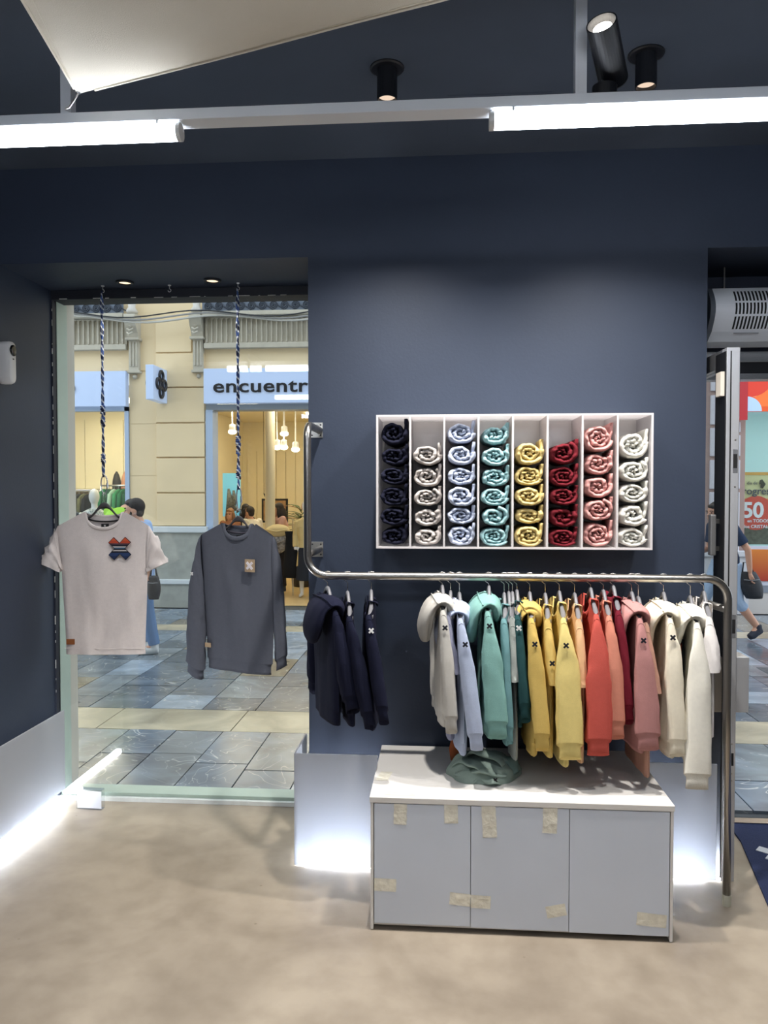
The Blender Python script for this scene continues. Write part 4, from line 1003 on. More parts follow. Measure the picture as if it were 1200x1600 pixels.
part('pane', (-7.6, -4.64, FY + .03, FY + .04, .5, 2.88), GLASS, sw_)
# track spotlights in the entrance shop
for i, (lab, x, y, z) in enumerate((('twin shop spotlight left of the cream column', -3.73, 13.5, 2.80), ('lit shop spotlight nearest the top right of the entrance', -2.79, 13.5, 2.76), ('left lit shop spotlight of the lower pair', -2.92, 13.5, 2.52),
        ('right lit shop spotlight of the lower pair', -2.80, 13.5, 2.52), ('rightmost lit shop spotlight in the entrance', -2.59, 13.5, 2.48))):
    t = thing('track_spotlight', lab, 'spotlight', (x, y, z), group='shop track spotlights')
    MB().lathe([(.05, z), (.065, z - .03), (.05, z + .10), (.012, z + .12), (.012, 3.25)][0:0] + [(.062, z - .03), (.055, z + .09), (.012, z + .11), (.012, 3.25)], (x, y, 0), 12).build('head', WHITE, t, smooth=True)
    MB().ball((x, y, z - .035), .075, 12, 8, (1, 1, .6)).build('lamp', SHOPL, t, smooth=True)
# right-hand shop
part('pilaster', (3.62, 4.19, FY, FY + .3, .74, 3.47), mat('mauve_brown_stone', (168, 146, 140), .8, var=.05, vscale=6), bd)
PALE = mat('pale_mauve_panel', (204, 204, 214), .7, var=.03)
for a, b_ in ((3.09, 3.40), (2.625, 3.03), (2.19, 2.58), (1.735, 2.135), (1.15, 1.69)):
    part('pilaster_panel', (3.71, 3.965, FY - .03, FY + .01, a, b_), PALE, bd, bev=.01)
for a, b_ in ((2.52, 2.66), (2.19, 2.48), (1.735, 2.135), (1.15, 1.69), (.78, 1.10)):
    part('pilaster_panel', (3.995, 4.115, FY - .03, FY + .01, a, b_), PALE, bd, bev=.008)
part('pilaster_base', (3.58, 4.23, FY - .08, FY + .3, 0, .80), mat('pale_mauve_base', (198, 200, 208), .7), bd); part('base_cap', (3.56, 4.25, FY - .11, FY, .80, .88), mat('pale_mauve_base', (198, 200, 208)), bd, bev=.01)
rs = thing('optician_shopfront', 'optician shop front with orange sign and discount poster behind the walking man', 'shop front', (5.2, FY, 0))
part('stall_riser', (4.2, 7.5, FY - .02, FY + .2, 0, .30), mat('pale_stall', (202, 198, 196), .6), rs); part('grey_band', (4.2, 7.5, FY - .03, FY + .2, .30, .40), mat('grey_band', (134, 142, 156), .5), rs)
part('orange_panel_frame', (4.19, 7.5, FY - .035, FY + .1, .40, .94), mat('pale_lilac_frame', (200, 204, 220), .5), rs)
def gradient(name, c0, c1, axis=2):
    m = mat(name, c0, .5); nt = m.node_tree; N = nt.nodes; L = nt.links
    tc = N.new('ShaderNodeTexCoord'); sp = N.new('ShaderNodeSeparateXYZ'); L.new(tc.outputs['Generated'], sp.inputs[0])
    r = N.new('ShaderNodeValToRGB'); r.color_ramp.elements[0].color = lin(c0) + (1,); r.color_ramp.elements[1].color = lin(c1) + (1,)
    L.new(sp.outputs[axis], r.inputs[0]); L.new(r.outputs[0], N['Principled BSDF'].inputs['Base Color']); return m
part('orange_panel', (4.235, 7.4, FY - .045, FY - .03, .46, .90), gradient('printed_orange_fade', (170, 52, 40), (214, 128, 54)), rs)
part('pane', (4.2, 7.5, FY + .05, FY + .06, .94, 2.80), GLASS, rs)
part('interior_back', (4.2, 7.5, 13.0, 13.1, 0, 3.2), mat('pale_aqua_interior', (176, 214, 212), .7), rs); part('interior_ceiling', (4.2, 7.5, FY + .2, 13, 2.95, 3.0), mat('pale_aqua_ceiling', (190, 222, 220), .7), rs)
part('interior_floor', (4.2, 7.5, FY + .2, 13, .3, .32), PALE, rs); part('interior_side', (4.12, 4.2, FY + .2, 13, 0, 3.2), PALE, rs)
for x in (4.75, 5.5, 6.3): part('ceiling_lamp', (x, x + .45, 11.9, 12.1, 2.93, 2.949), emitter('lit_aqua_lamp', (240, 250, 250), 12), rs)
part('cabinet', (4.3, 4.6, 12.6, 12.95, .32, 2.1), mat('white_cabinet', (220, 228, 232), .5), rs)
sg = part('sign_panel', (4.10, 7.5, FY - .10, FY, 2.80, 3.30), mat('orange_sign', (214, 84, 40), .5, emit=.35), rs)
part('red_strip', (4.06, 4.17, FY - .12, FY - .08, 2.68, 3.30), mat('crimson_strip', (172, 44, 52), .5, emit=.2), sg)
for c, r, a0, a1, rgb, nm, dy in (((4.16, 2.80), .20, 0, 90, (170, 196, 236), 'pale_blue_disc', .112), ((4.22, 3.3), .30, 180, 360, (206, 60, 44), 'red_disc', .106), ((4.62, 2.86), .36, 0, 180, (228, 112, 52), 'orange_disc', .104), ((4.75, 2.80), .24, 0, 180, (240, 170, 80), 'amber_disc', .109), ((4.4, 3.3), .34, 180, 360, (226, 132, 90), 'peach_disc', .103)):
    pts = [(c[0], c[1])] if a1 - a0 < 180 else []
    pts += [(c[0] + r * math.cos(R(a0 + (a1 - a0) * k / 20)), c[1] + r * math.sin(R(a0 + (a1 - a0) * k / 20))) for k in range(21)]
    pts = [(max(x, 4.17), min(max(z, 2.80), 3.30)) for x, z in pts]
    MB().prism(pts, 'Y', FY - dy, FY - .099).build('sign_shape', mat(nm, rgb, .5, emit=.3), sg)
po = part('poster', (4.12, 5.2, FY + .10, FY + .104, 1.05, 1.95), mat('poster_yellow_green', (206, 210, 160), .6), rs)
part('poster_band', (4.12, 5.2, FY + .095, FY + .10, 1.93, 1.97), mat('ochre_band', (206, 160, 70), .6), po)
part('poster_field', (4.12, 5.2, FY + .094, FY + .0995, 1.22, 1.60), mat('poster_orange', (214, 140, 70), .6), po)
MB().prism([(4.38 + .24 * math.cos(a), 1.40 + .24 * math.sin(a)) for a in [2 * PI * k / 24 for k in range(24)]], 'Y', FY + .088, FY + .094).build('red_disc', mat('poster_red', (204, 66, 48), .6), po)
part('poster_scene', (4.12, 5.2, FY + .094, FY + .0995, .96, 1.2), mat('poster_dark_print', (70, 78, 66), .7, var=.5, vscale=20), po)
PW = mat('poster_white_print', (226, 236, 244), .6); PD = mat('poster_dark_letters', (60, 72, 84), .6)
text('poster_lettering', 'progresivos', .145, (4.115, FY + .085, 1.66), PD, po, .002, .002, 1.0)
text('poster_lettering', 'día de los', .06, (4.25, FY + .085, 1.80), PD, po, .002)
text('poster_number', '50', .30, (4.19, FY + .08, 1.34), PW, po, .002, .008, .95)
text('poster_lettering', 'en TODOS', .062, (4.26, FY + .08, 1.27), PW, po, .002, .001); text('poster_lettering', 'los CRISTALES', .062, (4.22, FY + .08, 1.19), PW, po, .002, .001)
MB().tube([(4.44, FY + .085, 1.86), (4.47, FY + .085, 1.80), (4.45, FY + .085, 1.75)], [.02, .035, .02], 8).build('poster_figure', mat('poster_dark_green', (48, 60, 44), .7), po, smooth=True)
# cables strung along the facade
for k in range(3):
    pts = [(-8 + 8.5 * i / 40, FY - .30 - .02 * k, 4.16 + .03 * k + .05 * math.sin(i * .62 + k * .4) + .02 * math.sin(i * .2)) for i in range(41)]
    tag(MB().tube(pts, .016 - .003 * k, 6).build('facade_cable', mat(('pale_cable', 'grey_cable', 'black_cable')[k], ((196, 194, 188), (150, 150, 150), (40, 42, 46))[k], .6), smooth=True),
        ('thick pale cable sagging along the facade frieze', 'grey cable running just above the pale one on the facade', 'thin black cable topmost of the three along the facade')[k], 'cable')
# ================================================================== people, mannequins, goods over the street
def fused(mb, name, m, parent, voxel=.009, smooth=4):
    """one continuous skin over overlapping limbs (voxel remesh)"""
    me = bpy.data.meshes.new(name); me.from_pydata(mb.v, [], mb.f)
    bm = bmesh.new(); bm.from_mesh(me); bmesh.ops.recalc_face_normals(bm, faces=bm.faces); bm.to_mesh(me); bm.free()
    o = bpy.data.objects.new(name, me); COL.objects.link(o)
    r = o.modifiers.new('fuse', 'REMESH'); r.mode = 'VOXEL'; r.voxel_size = voxel
    s = o.modifiers.new('soft', 'SMOOTH'); s.iterations = smooth; s.factor = .5
    n = bpy.data.meshes.new_from_object(o.evaluated_get(bpy.context.evaluated_depsgraph_get()))
    bpy.data.objects.remove(o); bpy.data.meshes.remove(me)
    n.shade_smooth(); n.materials.clear(); n.materials.append(m); n.name = name
    q = bpy.data.objects.new(name, n); COL.objects.link(q); q.parent = parent
    return q
def ell(c, ax, ay, n=14, tilt=0., yaw=0.):
    out = []
    for k in range(n):
        a = 2 * PI * k / n; p = V(ax * math.cos(a), ay * math.sin(a), 0); p = Matrix.Rotation(yaw, 3, 'Z') @ (Matrix.Rotation(tilt, 3, 'X') @ p); out.append(Vector(c) + p)
    return out
SKIN = mat('skin', (200, 152, 128), .55, var=.04, vscale=10)
HAIR = mat('dark_brown_hair', (34, 26, 24), .6, var=.2, vscale=60, bump=.6, bscale=120)
def person(label, loc, rotz, J, top, legs, shoe, hair=HAIR, long_hair=False, voxel=.010, sleeve='short', scale=1.0, beard=None, skirt=None, name='person', hold=None, shorts=False, head_turn=0., stand=None):
    """J: joint positions in the person's own axes (facing -y), metres"""
    t = thing(name, label, 'person', loc, rotz); t.scale = (scale,) * 3
    g = lambda k: Vector(J[k])
    b = MB()
    pel, chest, neck, head = g('pelvis'), g('chest'), g('neck'), g('head')
    lean = math.atan2(-(neck.y - pel.y), neck.z - pel.z)
    def torso(mb, k=1.0, z0=-.06):
        mid = pel.lerp(chest, .45)
        rings = [ell(pel + V(0, 0, z0), .155 * k, .105 * k, 16, lean * .3), ell(pel + V(0, 0, .06), .158 * k, .108 * k, 16, lean), ell(mid, .142 * k, .10 * k, 16, lean), ell(chest, .172 * k, .118 * k, 16, lean), ell(chest.lerp(neck, .55), .165 * k, .10 * k, 16, lean), ell(chest.lerp(neck, .88), .085 * k, .07 * k, 16, lean)]
        mb.loft(rings)
    torso(b); b.tube([chest.lerp(neck, .6), neck, neck.lerp(head, .55)], [.07, .056, .055], 12)
    # head
    Hm = Matrix.Rotation(head_turn, 4, 'Z')
    hc = head
    b.ball(hc + V(0, .012, .03), .096, 18, 12, (.80, .98, 1.0)); b.ball(hc + Hm @ V(0, -.022, -.035), .074, 16, 10, (.82, .88, 1.15))
    b.tube([hc + Hm @ V(0, -.082, .02), hc + Hm @ V(0, -.103, -.015), hc + Hm @ V(0, -.088, -.028)], [.008, .015, .013], 8)
    b.tube([hc + Hm @ V(-.022, -.083, -.058), hc + Hm @ V(0, -.09, -.057), hc + Hm @ V(.022, -.083, -.058)], [.006, .008, .006], 6)
    b.ball(hc + Hm @ V(0, -.072, -.098), .022, 10, 8)
    for s in (-1, 1): b.ball(hc + Hm @ V(s * .078, .012, -.005), .026, 10, 8, (.4, .8, 1.2))
    for s, S in ((-1, 'r'), (1, 'l')):
        sh, el, wr = g('sh_' + S), g('el_' + S), g('wr_' + S); d = (wr - el).normalized()
        b.ball(sh, .056, 12, 8); b.tube([sh, sh.lerp(el, .5), el, el.lerp(wr, .35), wr], [.052, .045, .038, .036, .027], 12)
        side = V(1, 0, 0) if abs(d.x) < .8 else V(0, 0, 1)
        side = (side - d * side.dot(d)).normalized(); nn = d.cross(side)
        b.tube([wr, wr + d * .04, wr + d * .085], [.027, .036, .036], 10, flat=.55)
        for k in range(4):
            q = wr + d * .08 + side * (-.026 + .0175 * k); ln = (.055, .068, .07, .056)[k]
            b.tube([q, q + d * ln * .5, q + d * ln * .85 - nn * .018 * s, q + d * ln - nn * .035 * s], [.0095, .009, .0085, .007], 7)
        q = wr + d * .03 + side * .03; b.tube([q, q + d * .025 + side * .022, q + d * .055 + side * .026 - nn * .012 * s], [.011, .010, .008], 7)
        hp, kn, an, toe = g('hip_' + S), g('kn_' + S), g('an_' + S), g('toe_' + S)
        b.tube([hp, hp.lerp(kn, .5), kn, kn.lerp(an, .3), an], [.088, .074, .056, .056, .038], 12)
        b.ball(kn, .055, 10, 8); b.tube([an, an.lerp(toe, .5) + V(0, 0, -.01), toe], [.04, .042, .03], 10)
    body = fused(b, 'body', SKIN, t, voxel)
    # face details
    f = MB()
    for s in (-1, 1): f.ball(hc + Hm @ V(s * .033, -.083, .012), .011, 8, 6, (1.3, .5, .7))
    f.build('eyes', mat('eye_dark', (30, 26, 26), .3), t, smooth=True, world=False)
    f = MB()
    for s in (-1, 1): f.tube([hc + Hm @ V(s * .016, -.094, .030), hc + Hm @ V(s * .036, -.092, .036), hc + Hm @ V(s * .054, -.078, .030)], .005, 6)
    f.build('eyebrows', hair, t, smooth=True, world=False)
    # hair
    h = MB(); h.ball(hc + V(0, .026, .056), .099, 18, 12, (.84, .98, .95)); h.ball(hc + V(0, .058, .0), .072, 14, 10, (.98, .72, 1.0))
    h.ball(hc + Hm @ V(0, -.055, .09), .045, 12, 8, (1.3, .8, .5))
    if long_hair:
        h.tube([hc + V(0, .05, .02), hc + V(0, .075, -.08), hc + V(.0, .08, -.19), hc + V(0, .07, -.26)], [.085, .095, .085, .04], 14, flat=1.1)
        for s in (-1, 1): h.tube([hc + V(s * .07, .0, .04), hc + V(s * .085, .0, -.06), hc + V(s * .085, .01, -.16)], [.03, .032, .02], 8)
    fused(h, 'hair', hair, t, .010, 3)
    if beard:
        q = MB(); q.ball(hc + Hm @ V(0, -.036, -.075), .068, 14, 10, (.92, .86, .62)); q.tube([hc + Hm @ V(-.03, -.092, -.042), hc + Hm @ V(0, -.098, -.038), hc + Hm @ V(.03, -.092, -.042)], .007, 6)
        for s in (-1, 1): q.tube([hc + Hm @ V(s * .066, -.012, .0), hc + Hm @ V(s * .064, -.03, -.06)], .014, 8)
        fused(q, 'beard', beard, t, .009, 2)
    # clothes
    c = MB(); torso(c, 1.13, -.10)
    for S in 'rl':
        sh, el, wr = g('sh_' + S), g('el_' + S), g('wr_' + S); e = el if sleeve == 'long' else sh.lerp(el, .72)
        c.ball(sh, .068, 12, 8); c.tube([sh, sh.lerp(e, .5), e] + ([el.lerp(wr, .9)] if sleeve == 'long' else []), [.068, .062, .064] + ([.043] if sleeve == 'long' else []), 12)
    fused(c, 'top', top, t, voxel, 4)
    c = MB(); c.loft([ell(pel + V(0, 0, .05), .165, .115), ell(pel, .170, .120), ell(pel + V(0, 0, -.10), .165, .118)])
    if skirt: c.loft([ell(pel + V(0, 0, .02), .165, .12), ell(pel + V(0, 0, -.3), .20, .17), ell(pel + V(0, 0, -.5), .22, .19)])
    else:
        for S in 'rl':
            hp, kn, an = g('hip_' + S), g('kn_' + S), g('an_' + S); e = kn.lerp(an, .35) if shorts else an
            c.tube([hp + V(0, 0, .02), hp.lerp(kn, .5), kn, kn.lerp(e, .5), e + V(0, 0, .02)], [.108, .092, .074, .068, .062], 12)
    fused(c, 'skirt' if skirt else ('shorts' if shorts else 'trousers'), legs, t, voxel, 4)
    for S in 'rl':
        an, toe = g('an_' + S), g('toe_' + S); c = MB(); dv = (toe - an); dv.z = 0
        back = an - dv.normalized() * .045
        c.tube([back + V(0, 0, -.03), an.lerp(toe, .3) + V(0, 0, -.025), an.lerp(toe, .7) + V(0, 0, -.012), toe + dv.normalized() * .025], [.045, .05, .048, .036], 12); c.tube([an + V(0, 0, -.03), an + V(0, 0, .035)], [.05, .047], 12)
        sh_ = fused(c, 'shoe', shoe, t, .010, 3)
        so = MB(); so.prism([(back.x - .04, 0), (back.x + .04, 0)], 'X', 0, 0) if False else None
    return t
STAND = dict(pelvis=(0, 0, .93), chest=(0, 0, 1.28), neck=(0, .005, 1.46), head=(0, -.015, 1.575), sh_r=(-.175, 0, 1.385), el_r=(-.215, .03, 1.10), wr_r=(-.205, -.06, .86), sh_l=(.175, 0, 1.385), el_l=(.215, .03, 1.10), wr_l=(.205, -.06, .86),
             hip_r=(-.09, 0, .90), kn_r=(-.10, -.015, .49), an_r=(-.10, .02, .085), toe_r=(-.11, -.13, .04), hip_l=(.09, 0, .90), kn_l=(.10, -.015, .49), an_l=(.10, .02, .085), toe_l=(.11, -.13, .04))
def pose(**k): d = dict(STAND); d.update(k); return d
JEANS = cloth('blue_jeans', (92, 128, 176)); LTSHIRT = cloth('pale_blue_shirt', (150, 180, 226)); SNEAK = mat('pale_sneaker', (206, 210, 214), .6); DKSNEAK = mat('dark_sneaker', (34, 40, 56), .7)
# man at the left: stands in profile facing left
person('man in a light blue shirt and blue jeans standing in profile behind the white T-shirt', (-3.13, 7.85, 0), R(-80), pose(neck=(0, -.05, 1.45), head=(0, -.095, 1.545), chest=(0, -.015, 1.27), wr_l=(.24, .10, .90), el_l=(.23, .09, 1.12), an_l=(.10, .13, .085), toe_l=(.11, -.02, .04), kn_l=(.10, .06, .49), an_r=(-.10, -.02, .085), toe_r=(-.11, -.17, .04)),
       LTSHIRT, JEANS, SNEAK, voxel=.008, beard=mat('black_beard', (30, 26, 26), .7), sleeve='short', scale=.965)
bagm = mat('black_nylon_bag', (30, 34, 42), .6, bump=.3, bscale=30)
def bag(label, loc, rotz, w, d, h, tilt=0.):
    t = thing('shoulder_bag', label, 'bag', loc, rotz); m = MB(); rings = []
    for k in range(9):
        f = k / 8; s = (.55 + .45 * math.sin(PI * min(1, f * .8 + .12))) ; rings.append([V(p.x + tilt * f * h, p.y, h * f) for p in ell((0, 0, 0), w * s, d * s * (1 - .35 * f), 16)])
    m.loft(rings); m.build('body', bagm, t, smooth=True, world=False)
    MB().tube([(-w * .5 + tilt * h, 0, h * .95), (-w * .25 + tilt * h * 1.3, 0, h * 1.35), (w * .25 + tilt * h * 1.3, 0, h * 1.35), (w * .5 + tilt * h, 0, h * .95)], .009, 6).build('handle', bagm, t, smooth=True, world=False)
    MB().tube([V(-w * .7 + tilt * h * .8, -d * .75, h * .72), V(0 + tilt * h * .8, -d * .95, h * .70), V(w * .7 + tilt * h * .8, -d * .75, h * .72)], .005, 5).build('zip', mat('grey_zip', (110, 112, 116), .4), t, world=False)
bag('dark bag hanging behind the man in jeans', (-2.93, 7.62, .60), R(10), .07, .05, .24)
# walking man at the right
person('man in a navy polo walking past the open door, looking at his phone', (3.22, 9.0, 0), R(-78), pose(pelvis=(0, .02, .90), chest=(0, -.03, 1.22), neck=(0, -.07, 1.39), head=(0, -.135, 1.475), sh_l=(.175, -.02, 1.32), el_l=(.24, .13, 1.07), wr_l=(.22, .17, .82), sh_r=(-.175, -.06, 1.32), el_r=(-.20, -.08, 1.06), wr_r=(-.10, -.30, 1.02),
       hip_r=(-.09, .0, .88), kn_r=(-.09, -.20, .50), an_r=(-.09, -.26, .09), toe_r=(-.09, -.40, .06), hip_l=(.09, .03, .88), kn_l=(.09, .10, .47), an_l=(.09, .36, .16), toe_l=(.10, .27, .05)),
       cloth('navy_polo', (44, 58, 84)), cloth('pale_denim', (164, 190, 224)), DKSNEAK, voxel=.008, shorts=True, head_turn=R(15), scale=.98)
bag('black bag carried by the walking man', (3.50, 8.88, .50), R(8), .13, .07, .30, -.25)
t = tag(bx(2.865, 2.88, 8.98, 9.05, 1.03, 1.16).build('mobile_phone', mat('dark_phone', (24, 26, 30), .2), bev=.003), 'dark phone in the walking man\'s raised hand', 'phone')
t.location = (0, 0, -.05)
# bending person in lime
person('person in a lime green top bending forward behind the T-shirt hanger', (-4.12, 9.3, 0), R(165), pose(chest=(0, -.12, 1.24), neck=(0, -.26, 1.37), head=(0, -.40, 1.34), sh_l=(.175, -.19, 1.33), sh_r=(-.175, -.19, 1.33), el_l=(.2, -.42, 1.0), el_r=(-.2, -.42, 1.0), wr_l=(.15, -.56, .9), wr_r=(-.15, -.56, .9)),
       cloth('lime_green', (150, 206, 64)), cloth('dark_trousers', (50, 54, 62)), DKSNEAK, voxel=.012, scale=1.08)
# shoppers
person('woman with long light brown hair at the left of the shop entrance', (-3.72, 13.3, 0), R(-10), pose(wr_l=(.12, -.22, 1.0), el_l=(.2, -.06, 1.1)), cloth('rust_top', (178, 122, 90)), cloth('blue_skirt', (96, 116, 160)), SNEAK, hair=mat('light_brown_hair', (150, 110, 76), .6, bump=.5, bscale=100), long_hair=True, voxel=.013, scale=.82, skirt=True)
person('person with short dark hair in a white T-shirt in the shop, seen from behind', (-3.30, 13.2, 0), R(-130), pose(neck=(0, -.05, 1.45), head=(0, -.09, 1.55)), cloth('shopper_white', (230, 226, 214)), cloth('shopper_dark', (58, 62, 74)), SNEAK, voxel=.013, scale=.85)
person('dark-haired woman facing the person in the white T-shirt', (-3.50, 13.55, 0), R(60), pose(), cloth('shopper_black', (40, 40, 46)), cloth('shopper_dark', (58, 62, 74)), SNEAK, voxel=.013, scale=.86, long_hair=True)
person('dark-haired woman holding patterned clothes by the shop column', (-2.72, 12.9, 0), R(-70), pose(neck=(0, -.04, 1.45), head=(0, -.07, 1.55), wr_l=(.1, -.28, 1.05), el_l=(.22, -.08, 1.1), wr_r=(-.1, -.28, 1.05), el_r=(-.22, -.08, 1.1)), cloth('shopper_pink', (206, 160, 150)), cloth('shopper_tights', (40, 34, 36)), DKSNEAK, voxel=.013, scale=.89, long_hair=True)
def bundle(label, loc, rotz, m, w, d, h, seed):
    t = thing('folded_clothes', label, 'clothes', loc, rotz); b = MB()
    def fn(u, v):
        a = u * 2 * PI; s = math.sin(PI * v) ** .6; n = 1 + .25 * noise.noise(V(math.cos(a) * 1.5, math.sin(a) * 1.5, v * 3 + seed)); return V(w * s * math.cos(a) * n, d * s * math.sin(a) * n, h * (v - .5))
    b.grid(26, 18, fn); b.build('cloth', m, t, smooth=True, world=False)
    MB().tube([V(-w * .8, -d * .9, h * .1), V(0, -d * 1.2, -h * .05), V(w * .8, -d * .9, h * .1)], .012, 6).build('fold', m, t, smooth=True, world=False)
PATT = mat('black_white_pattern', (150, 148, 150), .9, var=.75, vscale=22)
bundle('black and white patterned garment held by the woman at the column', (-2.74, 12.62, .86), 0, PATT, .21, .09, .42, 3)
bundle('cream knit draped over the arms of the woman at the column', (-2.72, 12.58, 1.05), 0, cloth('cream_knit', (226, 208, 158)), .22, .10, .22, 6)
# mannequins in the left shop window
MANQ = mat('white_mannequin', (222, 224, 228), .35)
def mannequin(label, loc, rotz, top, kind='jacket', scale=1.):
    t = thing('mannequin', label, 'mannequin', loc, rotz); t.scale = (scale,) * 3
    b = MB(); b.ball((0, -.01, 1.62), .105, 18, 12, (.78, .95, 1.2)); b.tube([(0, 0, 1.35), (0, .005, 1.46), (0, -.005, 1.54)], [.07, .05, .05], 12)
    b.loft([ell((0, 0, .85), .16, .11), ell((0, 0, 1.02), .12, .09), ell((0, 0, 1.25), .16, .11), ell((0, 0, 1.38), .15, .08), ell((0, 0, 1.42), .08, .06)])
    for s in (-1, 1):
        b.tube([(s * .165, 0, 1.36), (s * .21, .02, 1.1), (s * .2, -.05, .85)], [.05, .04, .028], 10); b.tube([(s * .09, 0, .9), (s * .1, -.01, .48), (s * .1, .02, .08)], [.085, .055, .035], 10); b.tube([(s * .1, .03, .05), (s * .1, -.13, .03)], [.04, .025], 8)
    fused(b, 'figure', MANQ, t, .012, 4)
    c = MB(); lo = .78 if kind != 'coat' else .55
    c.loft([ell((0, 0, lo), .20 if kind == 'coat' else .175, .14), ell((0, 0, 1.02), .145, .11), ell((0, 0, 1.25), .185, .13), ell((0, 0, 1.38), .175, .10), ell((0, 0, 1.425), .09, .07)])
    for s in (-1, 1): c.tube([(s * .165, 0, 1.36), (s * .215, .02, 1.1), (s * .205, -.045, .9)], [.066, .056, .046], 10)
    fused(c, 'coat' if kind == 'coat' else 'top', top, t, .012, 4)
    c = MB(); c.tube([(-.06, -.085, 1.43), (0, -.125, 1.33), (.06, -.085, 1.43)], .014, 6); c.build('collar', top, t, smooth=True, world=False)
    c = MB(); c.loft([ell((0, 0, .9), .16, .12), ell((0, 0, .55), .19, .15), ell((0, 0, .3), .21, .17)]) if kind == 'coat' else [c.tube([(s * .09, 0, .9), (s * .1, -.01, .48), (s * .1, .02, .12)], [.1, .075, .06], 10) for s in (-1, 1)]
    fused(c, 'skirt' if kind == 'coat' else 'trousers', cloth('mannequin_dark', (44, 48, 58)), t, .013, 3)
def check_material():
    m = mat('white_check_cloth', (220, 224, 226), .9); nt = m.node_tree; N = nt.nodes; L = nt.links
    tc = N.new('ShaderNodeTexCoord'); ck = N.new('ShaderNodeTexChecker'); ck.inputs['Scale'].default_value = 48; ck.inputs[1].default_value = lin((226, 230, 230)) + (1,); ck.inputs[2].default_value = lin((150, 160, 164)) + (1,)
    L.new(tc.outputs['Object'], ck.inputs[0]); L.new(ck.outputs[0], N['Principled BSDF'].inputs['Base Color']); return m
mannequin('white mannequin in a checked top in the shop window above the white T-shirt', (-5.47, 11.75, 0), R(15), check_material(), 'jacket', 1.0)
mannequin('white mannequin in a dark jacket at the far left of the shop window', (-5.93, 11.75, 0), R(5), cloth('dark_denim', (62, 70, 82)), 'jacket', 1.0)
mannequin('white mannequin in a beige coat at the right of the shop entrance', (-2.16, 12.2, 0), R(-5), cloth('beige_coat', (222, 196, 134)), 'coat', .9)
# rails of clothes in the left shop
def far_rail(label, x0, x1, y, z, colours, seed, group):
    t = thing('shop_clothes_rail', label, 'clothes rail', ((x0 + x1) / 2, y, 0))
    MB().tube([(x0, y, z), (x1, y, z)], .014, 8).build('bar', CHROME, t, smooth=True)
    for x in (x0, x1): MB().tube([(x, y, 0), (x, y, z)], .014, 8).build('upright', CHROME, t, smooth=True)
    rnd = random.Random(seed); x = x0 + .06; i = 0; n = int((x1 - x0 - .06) / .085)
    for i in range(n):
        nm, rgb = colours[i % len(colours)]
        g = thing('hanging_shop_garment', '%s garment, %s from the left on the %s' % (nm, ('first', 'second', 'third', 'fourth', 'fifth', 'sixth', 'seventh', 'eighth', 'ninth', 'tenth', 'eleventh', 'twelfth', 'thirteenth', 'fourteenth')[i], group), 'garment', (x, y, z - .75), group=group)
        c = MB(); rings = []
        for zz, a, b_ in ((z - .06, .04, .015), (z - .09, .14, .022), (z - .13, .2, .03), (z - .3, .19, .035), (z - .55, .18, .036), (z - .72, .18, .036)):
            rings.append([V(x + b_ * math.cos(q) * (1 + .3 * noise.noise(V(q, zz * 5, i))), y + a * math.sin(q), zz) for q in [2 * PI * k / 10 for k in range(10)]])
        c.loft(rings); c.build('body', cloth('far_' + nm.replace(' ', '_').replace('-', '_'), rgb), g, smooth=True)
        MB().tube([(x, y - .19, z - .14), (x, y - .22, z - .4), (x, y - .21, z - .62)], [.03, .035, .03], 8).build('sleeve', MATS['cloth_far_' + nm.replace(' ', '_').replace('-', '_')], g, smooth=True)
        MB().tube([(x, y, z - .06), (x, y, z + .012)], .004, 5).build('hook', CHROME, g)
        x += .085
far_rail('shop rail of green clothes behind the checked mannequin', -5.75, -4.95, 12.6, 1.80, [('emerald green', (40, 118, 80)), ('dark green', (30, 84, 62)), ('pale mint', (150, 190, 176)), ('bright green', (52, 136, 92))], 3, 'green shop rail')
far_rail('shop rail of dark clothes behind the jacketed mannequin', -6.75, -5.85, 12.7, 1.72, [('charcoal', (46, 48, 52)), ('olive', (90, 92, 66)), ('black', (28, 28, 32))], 5, 'dark shop rail')
t = thing('wall_shelf', 'white shelf on the rear wall of the left shop window', 'shelf', (-5.8, 13.4, 1.62)); part('board', (-7.0, -4.7, 13.25, 13.57, 1.70, 1.73), WHITE, t); part('backing', (-7.0, -4.7, 13.54, 13.57, 1.2, 1.70), mat('brown_backing', (150, 132, 96), .7), t)
for lab, x, col in (('small black sculpture on the shop shelf above the checked mannequin', -5.82, (40, 38, 40)), ('small terracotta sculpture on the shop shelf above the checked mannequin', -5.66, (196, 140, 110))):
    t = thing('shelf_sculpture', lab, 'sculpture', (x, 13.4, 1.73)); m = MB(); m.lathe([(.075, 1.73), (.08, 1.80), (.07, 1.90), (.045, 2.0), (.012, 2.06)], (x, 13.4, 0), 12); m.build('body', mat('sculpt%d' % col[0], col, .6), t, smooth=True)
    MB().lathe([(.085, 1.73), (.085, 1.745)], (x, 13.4, 0), 12).build('base', BLACK, t)
